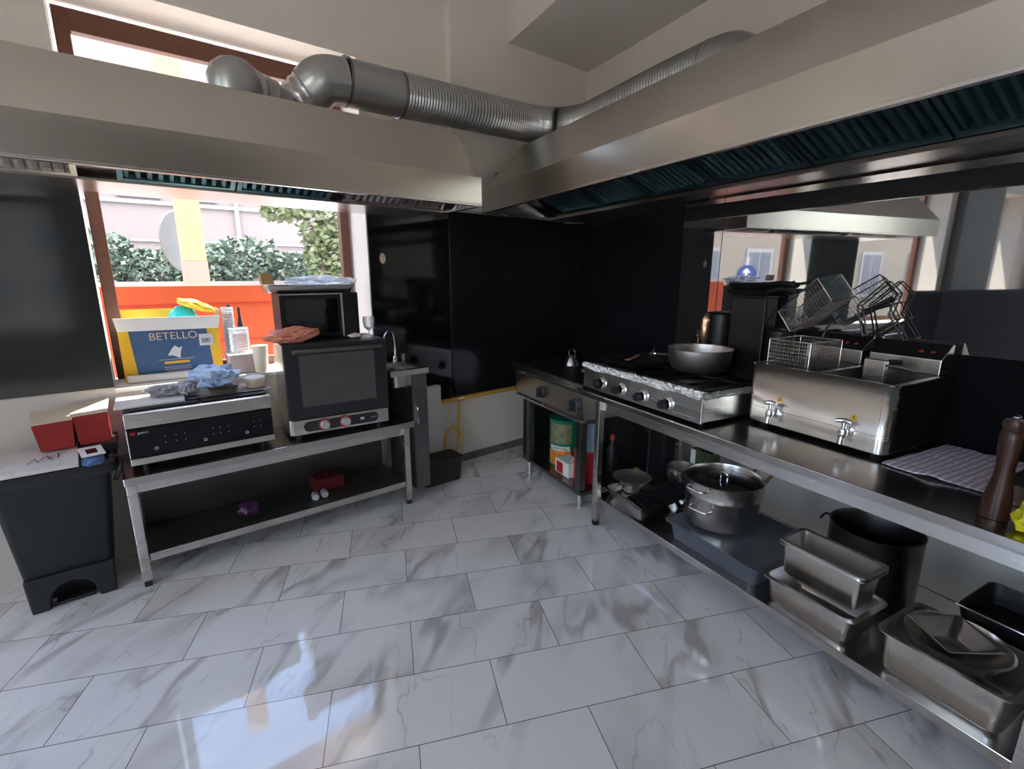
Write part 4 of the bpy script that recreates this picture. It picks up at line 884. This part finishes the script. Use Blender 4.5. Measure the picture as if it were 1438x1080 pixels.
tag(obj('foil_ball', b, 'foil', smooth=True), 'crumpled foil scrap behind the knife on the hob', 'foil')
wk = thing('saute_pan', 'deep steel bowl-shaped pan on the right burners of the hob', 'pan', (1.98, .56, GZ), FR)
b = MB(FR); wc_ = (1.97, .57, GZ)
b.lathe(wc_, [(0, 0), (.115, 0), (.14, .012), (.158, .045), (.168, .122), (.173, .126), (.165, .124), (.152, .05), (.125, .016), (0, .010)], 48); obj('bowl', b, 'steel_wok', wk, smooth=True)
b = MB(FR); b.tube(smooth_path([(1.83, .44, GZ+.11), (1.76, .36, GZ+.14), (1.70, .30, GZ+.15)], 5), .009, 10); obj('handle', b, 'steel', wk, smooth=True)
pb2 = thing('flat_pan', 'dark flat frying pan behind the steel bowl pan', 'pan', (2.2, .47, GZ), FR)
b = MB(FR); b.lathe((2.235, .46, GZ), [(0, 0), (.085, 0), (.105, .03), (.102, .03), (.082, .005), (0, .004)], 36); obj('pan', b, 'black_iron', pb2, smooth=True)
# black ware stacked against the mirror glass
bk = thing('cooking_pot', 'tall dark pot at the left of the black stack behind the hob', 'pot', (1.90, .30, .976), FR)
b = MB(FR); b.box(1.70, 2.33, .235, .338, .845, .975); tag(obj('rear_ledge', b, 'black_iron', bevel=.003), 'dark metal ledge behind the hob carrying the black pots', 'ledge')
b = MB(FR); b.lathe((1.87, .30, .976), [(0, 0), (.066, 0), (.066, .01), (.066, .32), (.079, .324), (.075, .328), (.05, .334), (0, .338)], 36); obj('pot', b, 'black', bk, smooth=True)
bx_ = thing('square_tin', 'tall black box-shaped tin in the black stack behind the hob', 'tin', (2.06, .25, .976), FR)
b = MB(FR); b.box(1.955, 2.165, .235, .335, .976, 1.40); obj('tin', b, 'black', bx_, bevel=.006)
b = MB(FR); b.box(1.952, 2.168, .232, .338, 1.40, 1.412); obj('lid', b, 'black_plastic', bx_, bevel=.004)
for k, (z, r, a, lab) in enumerate(((1.413, .115, .15, 'black frying pan lying on top of the tall black tin, handle to the right'), (1.447, .105, .55, 'topmost black frying pan of the stack behind the hob'))):
    fp_ = thing('frying_pan', lab, 'pan', (2.06, .26, z), FR)
    b = MB(FR); b.lathe((2.06, .34, z), [(0, 0), (r*.8, 0), (r, .030), (r*.97, .030), (r*.78, .005), (0, .004)], 36); obj('pan', b, 'black_iron', fp_, smooth=True)
    b = MB(FR); b.tube(smooth_path([(2.06+r*math.cos(a), .34+r*math.sin(a)*.2, z+.022), (2.06+r+.07, .35, z+.034), (2.06+r+.15, .36, z+.03)], 4), [.008]*8+[.014], 8); obj('handle', b, 'black_plastic', fp_, smooth=True)
for k, (x, z, r, lab) in enumerate(((2.245, .976, .065, 'small black pot right of the tall black tin'),)):
    pp = thing('cooking_pot', lab, 'pot', (x, .25, z), FR)
    b = MB(FR); b.lathe((x, .30, z), [(0, 0), (r, 0), (r, .26), (r+.004, .264), (r-.004, .266), (r-.01, .02), (0, .02)], 30); obj('pot', b, 'black', pp, smooth=True)
    b = MB(FR); b.tube([(x+.03, .34, z+.235), (x+.10, .41, z+.25), (x+.12, .42, z+.25)], .011, 8); obj('handle', b, 'black_plastic', pp, smooth=True)
b = MB(FR); b.blob((1.765, .30, 1.20), (.028, .03, .10), .28, 7, 3, 91); b.blob((1.762, .30, 1.02), (.03, .03, .06), .1, 5, 2, 95)
og = obj('paper_bag', b, 'copper', smooth=True); tag(og, 'crumpled orange and white paper bag left of the dark pot', 'paper bag')

# ---- twin fryer
fy = thing('deep_fryer', 'twin-basin steel deep fryer with two drain taps on the work table', 'deep fryer', (2.65, .45, .831), FR)
fs0, fs1, fd0, fd1, fz0, fz1 = 2.365, 2.94, .205, .665, .852, 1.122
def rrect(x0, x1, y0, y1, rs, n=5):   # radii for corners (x1,y1),(x0,y1),(x0,y0),(x1,y0)
    out = []
    for (cx_, cy_, sx_, sy_, a0), r in zip(((x1, y1, -1, -1, 0), (x0, y1, 1, -1, PI/2), (x0, y0, 1, 1, PI), (x1, y0, -1, 1, 3*PI/2)), rs):
        for k in range(n+1):
            a = a0+PI/2*k/n; out.append((cx_+sx_*r+r*math.cos(a), cy_+sy_*r+r*math.sin(a)))
    return out
def ring_wall(fr, outer, z0, z1, t, bottom=False):
    b = MB(fr); lo = [b.v((x, y, z0)) for x, y in outer]; hi = [b.v((x, y, z1)) for x, y in outer]; n = len(outer)
    for i in range(n): b.f([lo[i], lo[(i+1) % n], hi[(i+1) % n], hi[i]])
    if bottom: b.f(lo)
    return b
b = ring_wall(FR, rrect(fs0, fs1, fd0, fd1, (.035, .02, .01, .01)), fz0, fz1, 0, True); obj('casing', b, 'steel', fy, smooth=True, solid=.003)
b = MB(FR); b.box(fs1+.002, fs1+.005, fd0+.01, fd1-.04, fz0+.004, fz1-.004); obj('black_side_cover', b, 'rubber_black', fy)  # thin black cover added to darken the steel side
b = MB(FR)
for x0_, x1_, y0_, y1_ in ((fs0, fs0+.02, fd0, fd1), (fs1-.02, fs1, fd0, fd1-.01), (2.64, 2.665, fd0, fd1), (fs0, fs1, fd1-.022, fd1-.002), (fs0, fs1, fd0, .30)): b.box(x0_+.002, x1_-.002, y0_, y1_, fz1-.006, fz1-.001)
obj('deck', b, 'steel', fy)
for a0, a1 in ((fs0+.018, 2.642), (2.663, fs1-.018)):
    b = MB(FR); b.loft([((a0+a1)/2, .472, (a1-a0)/2, .172, .02, fz1-.002), ((a0+a1)/2, .472, (a1-a0)/2-.006, .166, .02, .93)], 4, False, True); obj('oil_basin', b, 'steel_dark', fy, smooth=True)
b = MB(FR)
for q in ((fs0+.03, fs0+.031, .92, fz1-.012), (fs1-.03-.001, fs1-.03, .92, fz1-.012)): b.box(q[0], q[1], fd1, fd1+.0012, q[2], q[3])
b.box(fs0+.03, fs1-.03, fd1, fd1+.0012, .919, .9205); fpl = obj('front_seam', b, 'steel_dark', fy)
for x, z in ((2.515, .965), (2.822, .962)):
    b = MB(FR); b.f([b.v((x-.016, fd1+.0018, z)), b.v((x+.016, fd1+.0018, z)), b.v((x, fd1+.0018, z+.028))]); ws = obj('warning_sticker', b, 'card_yellow', fy, solid=.0005)
    b = MB(FR); b.box(x-.0015, x+.0015, fd1+.0022, fd1+.0026, z+.008, z+.019); b.box(x-.0015, x+.0015, fd1+.0022, fd1+.0026, z+.004, z+.0065); obj('mark', b, 'black', ws)
for x in (2.50, 2.81):
    b = MB(FR); b.lathe((x, fd1, .91), [(0, 0), (.024, 0), (.024, .006), (.012, .010), (.012, .045), (0, .045)], 20, OUT); tp = obj('drain_tap', b, 'chrome', fy, smooth=True)
    b = MB(FR); b.tube([(x, fd1+.04, .925), (x, fd1+.045, .90), (x, fd1+.05, .868)], .011, 14); obj('spout', b, 'chrome', tp, smooth=True)
    b = MB(FR); b.lathe((x, fd1+.042, .912), [(0, -.018), (.014, -.015), (.018, 0), (.014, .015), (0, .018)], 16); obj('valve_body', b, 'chrome', tp, smooth=True)
    b = MB(FR); b.tube([(x, fd1+.04, .93), (x, fd1+.04, .955)], .008, 10); b.tube([(x-.028, fd1+.05, .958), (x, fd1+.04, .962), (x+.022, fd1+.035, .958)], [.007, .011, .007], 10); obj('tap_lever', b, 'chrome', tp, smooth=True)
for x in (fs0+.05, fs1-.05):
    for y in (.24, .61):
        b = MB(FR); b.lathe((x, y, .831), [(0, 0), (.018, 0), (.018, .022), (0, .022)], 12); obj('foot', b, 'rubber', fy)
for a0, a1 in ((2.385, 2.635), (2.665, 2.925)):
    b = MB(FR); b.prism([(.30, fz1), (.30, fz1+.062), (.222, fz1+.118), (.205, fz1+.118), (.205, fz1)], 'x', a0, a1); hd = obj('control_head', b, 'steel', fy, bevel=.003)
    b = MB(FR); b.hexa([(a0+.004, .298, fz1+.0635), (a1-.004, .298, fz1+.0635), (a1-.004, .224, fz1+.1175), (a0+.004, .224, fz1+.1175), (a0+.004, .299, fz1+.0655), (a1-.004, .299, fz1+.0655), (a1-.004, .225, fz1+.1195), (a0+.004, .225, fz1+.1195)]); obj('control_face', b, 'black', hd)
    for k, x in enumerate((a1-.085, a1-.045)):
        b = MB(FR); b.lathe((x, .262, fz1+.084), [(0, 0), (.011, 0), (.011, .006), (0, .008)], 14, Vector((0, .47, .88))); obj('pilot_lamp', b, 'red_lamp', hd, smooth=True)
# hook and handle over the right basin
hk = thing('basket_rest', 'steel bracket with black wire handle hanging over the right fryer basin', 'bracket', (2.79, .35, 1.12), FR)
b = MB(FR); b.box(2.72, 2.80, .42, .45, 1.05, 1.175); obj('bracket', b, 'steel', hk, bevel=.003)
b = MB(FR); b.tube(smooth_path([(2.735, .42, 1.165), (2.70, .39, 1.175), (2.69, .37, 1.17)], 4), .003, 6); b.tube(smooth_path([(2.80, .43, 1.155), (2.86, .42, 1.15), (2.875, .41, 1.14), (2.87, .40, 1.13)], 4), .005, 8); obj('wire', b, 'steel_dark', hk, smooth=True)
b = MB(FR); b.tube([(2.79, .40, 1.165), (2.815, .36, 1.165)], .012, 10); obj('grip', b, 'black_plastic', hk, smooth=True)

def wire_panel(b, p0, pu, pv, nu, nv, r=.0011):
    p0, pu, pv = Vector(p0), Vector(pu), Vector(pv)
    for i in range(nu+1): b.tube([p0+pu*i/nu, p0+pu*i/nu+pv], r, 3, caps=False)
    for j in range(nv+1): b.tube([p0+pv*j/nv, p0+pv*j/nv+pu], r, 3, caps=False)
def basket(F, lx, ly, h, label, handle=None, dens=(16, 18, 12)):
    t = thing('frying_basket', label, 'frying basket', (lx/2, ly/2, 0), F, 'wire frying baskets')
    nx, ny, nz = dens; b = MB(F); tp = .012
    wire_panel(b, (tp, tp, 0), (lx-2*tp, 0, 0), (0, ly-2*tp, 0), nx, ny)
    for p0, pu in (((0, 0, 0), (lx, 0, 0)), ((0, ly, 0), (lx, 0, 0))): wire_panel(b, p0, pu, (0, 0, h), nx, nz)
    for p0, pu in (((0, 0, 0), (0, ly, 0)), ((lx, 0, 0), (0, ly, 0))): wire_panel(b, p0, pu, (0, 0, h), ny, nz)
    obj('wire_mesh', b, 'steel', t, recalc=False)
    b = MB(F); b.tube([(0, 0, h), (lx, 0, h), (lx, ly, h), (0, ly, h)], .0035, 6, closed=True); b.tube([(0, 0, 0), (lx, 0, 0), (lx, ly, 0), (0, ly, 0)], .0022, 6, closed=True)
    for x, y in ((0, 0), (lx, 0), (lx, ly), (0, ly)): b.tube([(x, y, 0), (x, y, h)], .002, 6)
    obj('rim', b, 'steel', t, smooth=True)
    if handle: b = MB(F); b.tube(smooth_path(handle, 5), .0045, 8); obj('handle', b, 'steel_dark', t, smooth=True)
    return t
basket(FR @ Matrix.Translation((2.392, .37, 1.03)), .19, .235, .20, 'wire frying basket standing upright in the left fryer basin', [(.10, 0, .20), (.10, -.03, .25), (.10, -.12, .30)])
M2 = FR @ Matrix.Translation((2.40, .30, 1.27)) @ Matrix.Rotation(math.radians(-38), 4, 'Y') @ Matrix.Rotation(math.radians(12), 4, 'Z')
basket(M2, .26, .14, .12, 'wire frying basket tipped up on its corner behind the upright one', [(0, .07, .12), (-.08, .07, .15), (-.16, .07, .14)])
# black wire rack
wr = thing('wire_rack', 'bent black wire rack standing behind the right fryer head', 'wire rack', (2.74, .16, 1.24), FR)
b = MB(FR)
for dd in (.21, .25):
    b.tube([(2.60, dd, 1.245), (2.56, dd, 1.38), (2.66, dd, 1.49), (2.71, dd, 1.44), (2.69, dd, 1.35), (2.76, dd, 1.245)], .004, 6)
    b.tube([(2.62, dd, 1.245), (2.72, dd, 1.33), (2.68, dd, 1.40), (2.58, dd, 1.36)], .0035, 6)
for p in ((2.56, 1.38), (2.66, 1.49), (2.71, 1.44), (2.69, 1.35), (2.72, 1.33), (2.60, 1.245), (2.76, 1.245)): b.tube([(p[0], .21, p[1]), (p[0], .25, p[1])], .003, 6)
obj('wire_frame', b, 'black', wr, smooth=True)

# ---- things on the table right of the fryer
def cloth(u, v_):
    x = 2.955+.30*u+.02*v_; y = .70-.46*v_+.03*math.sin(u*5)*.3
    h = .005+.006*abs(noise.noise(Vector((u*5, v_*6, 2))))+.010*max(0, noise.noise(Vector((u*3, v_*4, 9))))
    return (x, y, .832+h)
b = MB(FR); b.grid(cloth, 40, 44); tag(obj('tea_towel', b, 'check_cloth', smooth=True, solid=.003), 'purple and white checked tea towel spread on the worktop', 'tea towel')
b = MB(FR); b.lathe((3.32, .86, .832), [(0, 0), (.034, 0), (.035, .015), (.032, .05), (.029, .08), (.022, .125), (.021, .16), (.025, .20), (.027, .235), (.026, .25), (.021, .262), (.024, .27), (.026, .282), (.022, .292), (0, .295)], 36)
pm = tag(obj('pepper_mill', b, 'wood_mill', smooth=True), 'tall turned dark wooden pepper mill on the worktop', 'pepper mill')
b = MB(FR); b.lathe((3.32, .86, 1.127), [(0, 0), (.008, .001), (.009, .007), (.004, .012), (0, .012)], 14); obj('top_nut', b, 'chrome', pm, smooth=True)
b = MB(FR); b.blob((3.405, .90, .875), (.035, .05, .042), .35, 7, 3, 101, flat=.834); tag(obj('yellow_cloth', b, 'yellow_cloth', smooth=True), 'crumpled bright yellow cloth at the right edge of the worktop', 'cloth')
b = MB(FR); b.loft([(3.36, .62, .07, .10, .02, .833), (3.36, .62, .08, .11, .02, .90)], 4, True, True); tag(obj('plastic_box', b, 'steel_dark', smooth=True), 'dim box behind the yellow cloth at the right edge', 'box')

# ================================================================== on the lower shelf of the work table
SH = .1985
pan('roasting_tray', (1.78, .77), .165, .13, .045, SH, 'steel_pot', 'shallow steel tray at the far left of the lower shelf', FR, cat='tray', rim=.012)
bw = thing('oval_bowl', 'shallow steel bowl standing in the tray at the left of the shelf', 'bowl', (1.62, .78, SH+.03), FR)
b = MB(FR); b.lathe((1.68, .74, SH+.012), [(0, 0), (.05, 0), (.055, .02), (.03, .03), (.06, .045), (.105, .085), (.118, .09), (.112, .092), (.06, .052), (0, .046)], 36); obj('bowl', b, 'steel_wok', bw, smooth=True)
F4 = FR @ Matrix.Translation((1.94, .74, SH+.085)) @ Matrix.Rotation(math.radians(9), 4, 'Z') @ Matrix.Rotation(math.radians(-10), 4, 'X')
gp2 = thing('ribbed_pan', 'black ribbed grill pan lying across the steel tray', 'pan', (1.94, .74, SH), FR)
b = MB(F4); b.loft([(0, 0, .075, .175, .02, -.022), (0, 0, .088, .19, .02, .012), (0, 0, .082, .184, .02, .012), (0, 0, .072, .172, .02, -.012)], 4, True, True); obj('pan', b, 'black_iron', gp2, smooth=True)
b = MB(F4)
for i in range(15): y = -.155+i*.022; b.box(-.066, .066, y-.004, y+.004, -.012, .006)
obj('ribs', b, 'black', gp2)
b = MB(F4); b.tube([(-.088, .192, .013), (.088, .192, .013)], .004, 8); obj('rim_edge', b, 'chrome', gp2, smooth=True)
for k, (x, d, z, a, lab) in enumerate(((2.07, .62, SH, 65, 'black frying pan with steel-tipped handle pointing forward, left of the stacked pots'), (2.05, .50, SH+.045, 80, 'upper black frying pan behind the ribbed grill pan'))):
    fp_ = thing('frying_pan', lab, 'pan', (x, d, z), FR)
    r = .12; b = MB(FR); b.lathe((x-.02, d-.04, z), [(0, 0), (r*.8, 0), (r, .04), (r*.97, .04), (r*.78, .006), (0, .005)], 40); obj('pan', b, 'black_iron', fp_, smooth=True)
    ca_, sa_ = math.cos(math.radians(a)), math.sin(math.radians(a)); px_, py_ = x-.02, d-.04
    b = MB(FR); b.tube([(px_+ca_*r, py_+sa_*r, z+.035), (px_+ca_*(r+.06), py_+sa_*(r+.06), z+.055), (px_+ca_*(r+.15), py_+sa_*(r+.15), z+.06)], [.008, .011, .012], 10); obj('handle', b, 'black_plastic', fp_, smooth=True)
    b = MB(FR); b.tube([(px_+ca_*(r+.15), py_+sa_*(r+.15), z+.06), (px_+ca_*(r+.165), py_+sa_*(r+.165), z+.06)], .0125, 10); obj('handle_tip', b, 'chrome', fp_, smooth=True)
rp = thing('steel_pan', 'round steel pan with dark outside, behind the frying pans on the shelf', 'pan', (1.94, .42, SH), FR)
b = MB(FR); b.lathe((1.79, .43, SH), [(0, 0), (.07, 0), (.09, .10), (.094, .15), (.090, .15), (.08, .02), (0, .015)], 40); obj('pan', b, 'steel_pot', rp, smooth=True)
bt = thing('sauce_bottle', 'dark plastic bottle with red cap on the range stand, behind the work table leg', 'bottle', (1.20, .5, .111), FR)
b = MB(FR); b.lathe((1.20, .50, .111), [(0, 0), (.04, 0), (.042, .01), (.042, .16), (.03, .20), (.016, .225), (.016, .24), (0, .24)], 28); obj('bottle', b, 'black_plastic', bt, smooth=True)
b = MB(FR); b.lathe((1.20, .50, .351), [(.02, 0), (.02, .03), (.012, .045), (0, .045)], 20); obj('cap', b, 'red_lamp', bt, smooth=True)
b = MB(FR); b.lathe((1.565, .60, SH), [(0, 0), (.022, 0), (.024, .01), (.024, .07), (.014, .09), (0, .09)], 24); tag(obj('juice_bottle', b, 'juice', smooth=True), 'short yellow-green bottle behind the left table leg', 'bottle')
gb = thing('green_box', 'open olive green box behind the stacked pots', 'box', (1.93, .33, SH), FR)
b = MB(FR); b.box(1.76, 1.92, .25, .33, SH, .445); obj('box', b, 'olive_tin', gb, bevel=.003)
b = MB(FR); b.quad((1.762, .3315, .33), (1.80, .3315, .33), (1.80, .3315, .44), (1.762, .3315, .44)); obj('label_print', b, 'print_white', gb, solid=.0006)
b = MB(FR); b.blob((1.85, .29, .455), (.05, .04, .025), .4, 8, 3, 111); obj('bag', b, 'black', gb, smooth=True)
# crate with glass-like lid
cr = thing('storage_crate', 'large blue-grey plastic storage crate under the stacked pots', 'crate', (2.45, .7, SH), FR)
b = MB(FR); b.loft([(2.42, .70, .235, .215, .03, SH), (2.42, .70, .25, .228, .03, .283)], 5, True, False); obj('body', b, 'crate_dark', cr, smooth=True)
b = MB(FR); b.loft([(2.42, .70, .262, .24, .02, .283), (2.42, .70, .265, .243, .02, .288), (2.42, .70, .265, .243, .02, .296), (2.42, .70, .257, .235, .02, .299), (2.42, .70, .247, .225, .02, .295)], 4, True, True); obj('lid', b, 'crate_dark', cr, smooth=True)
# pots
def pot(name, c, r, h, label, z, m='steel_pot', handles=True, ha=PI/2, wall=.006, rim=.003):
    t = thing(name, label, 'pot', (c[0], c[1], z), FR)
    b = MB(FR); b.lathe((c[0], c[1], z), [(0, 0), (r-.008, 0), (r, .008), (r, h-.004), (r+rim, h), (r-.003, h+.001), (r-wall, h-.01), (r-wall, .012), (0, .008)], 56); obj('pot', b, m, t, smooth=True)
    if handles:
        for a in (ha, ha+PI):
            u = Vector((math.cos(a), math.sin(a), 0)); v2 = Vector((-u.y, u.x, 0)); cc = Vector((c[0], c[1], z+h*.72))
            b = MB(FR); b.tube(smooth_path([cc+u*(r)+v2*-.055, cc+u*(r+.035)+v2*-.045, cc+u*(r+.04), cc+u*(r+.035)+v2*.045, cc+u*r+v2*.055], 5), .0055, 10); hh = obj('handle', b, 'chrome', t, smooth=True)
    return t
p1 = pot('stock_pot', (2.30, .70), .175, .150, 'lower wide steel pot standing on the plastic crate', .2995, ha=1.45)
p2_ = pot('casserole', (2.30, .70), .183, .080, 'upper wide steel casserole nested on the lower pot', .4505, ha=1.55)
ld = thing('pot_lid', 'dark glass lid with upright steel handle sunk in the upper casserole', 'lid', (2.35, .69, .50), FR)
b = MB(FR); b.lathe((2.30, .70, .492), [(0, 0), (.172, .003), (.172, .006), (.10, .014), (0, .018)], 48); obj('lid', b, 'black_glass', ld, smooth=True)
b = MB(FR); b.tube(smooth_path([(2.28, .70, .507), (2.285, .70, .547), (2.315, .70, .547), (2.32, .70, .507)], 4), .005, 8); obj('handle', b, 'chrome', ld, smooth=True)
for k, (a, c_) in enumerate((((2.06, .34, SH+.002), (2.225, .27, .52)), ((2.16, .34, SH+.002), (2.31, .27, .50)))):
    b = MB(FR); b.tube([a, c_], .009, 10); tag(obj('wooden_spoon_handle', b, 'wood_handle', smooth=True), ['left of two wooden sticks leaning behind the stacked pots', 'right of two wooden sticks leaning behind the stacked pots'][k], 'wooden stick', 'wooden sticks behind the pots')
# gastronorm pans
pan('gastronorm_pan', (2.885, .83), .165, .115, .115, SH, 'steel', 'lower steel gastronorm pan carrying two narrower ones', FR, group='gastronorm pans on the shelf', rim=.016)
pan('gastronorm_pan', (2.90, .835), .150, .075, .14, .325, 'steel', 'middle steel gastronorm pan of the stack of three', FR, group='gastronorm pans on the shelf', rim=.014, rot=0, r=.018)
pan('gastronorm_pan', (2.90, .835), .150, .075, .13, .35, 'steel', 'topmost long narrow steel gastronorm pan of the stack of three', FR, group='gastronorm pans on the shelf', rim=.014, r=.018)
kt = pot('kettle_pot', (2.88, .47), .165, .285, 'tall dark cooking pot behind the stacked gastronorm pans', SH, m='steel_dark', handles=False)
b = MB(FR); b.tube(smooth_path([(2.72, .47, .44), (2.69, .49, .46), (2.68, .52, .44)], 4), .005, 8); obj('handle', b, 'black_iron', kt, smooth=True)
b = MB(FR); b.tube([(2.91, .31, .45), (2.905, .285, .52)], .008, 8); obj('handle', b, 'black_iron', kt, smooth=True)
pan('deep_pan', (3.30, .80), .165, .135, .15, SH, 'steel', 'deep steel pan at the right holding several bowls', FR, rim=.014)
b = MB(FR); b.lathe((3.29, .80, .285), [(0, 0), (.06, 0), (.10, .03), (.132, .085), (.137, .087), (.130, .090), (.10, .038), (.06, .008), (0, .006)], 48); tag(obj('mixing_bowl', b, 'steel_pot', smooth=True), 'large round steel bowl resting in the deep pan', 'bowl')
F5 = FR @ Matrix.Translation((3.28, .80, .325)) @ Matrix.Rotation(math.radians(30), 4, 'Z')
b = MB(F5); b.loft([(0, 0, .035, .035, .03, 0), (0, 0, .05, .05, .03, .004), (0, 0, .085, .085, .02, .058), (0, 0, .09, .09, .012, .060), (0, 0, .083, .083, .02, .058), (0, 0, .048, .048, .03, .008), (0, 0, .033, .033, .03, .006)], 5, True, True); tag(obj('square_bowl', b, 'steel_pot', smooth=True), 'pointed square steel dish nested in the large round bowl', 'dish')
dp = thing('roasting_pan', 'dark roasting pan with bright rim at the far right of the shelf', 'pan', (3.4, .5, SH), FR)
b = MB(FR); b.loft([(3.42, .47, .19, .13, .03, .30), (3.42, .47, .205, .145, .03, .385), (3.42, .47, .20, .14, .03, .385), (3.42, .47, .185, .125, .03, .31)], 4, True, True); obj('pan', b, 'black_iron', dp, smooth=True)
b = MB(FR); b.tube([(3.215, .616, .387), (3.625, .616, .387)], .004, 8); obj('rim', b, 'chrome', dp, smooth=True)
b = MB(FR); b.box(3.30, 3.58, .40, .55, SH, .30); tag(obj('black_box', b, 'black_plastic', bevel=.004), 'black box under the dark roasting pan at the far right', 'box')

b = MB(FR); b.box(1.42, 1.56, .24, .36, .001, .60); tag(obj('black_container', b, 'black', bevel=.006), 'tall black container on the floor between range stand and work table', 'container')
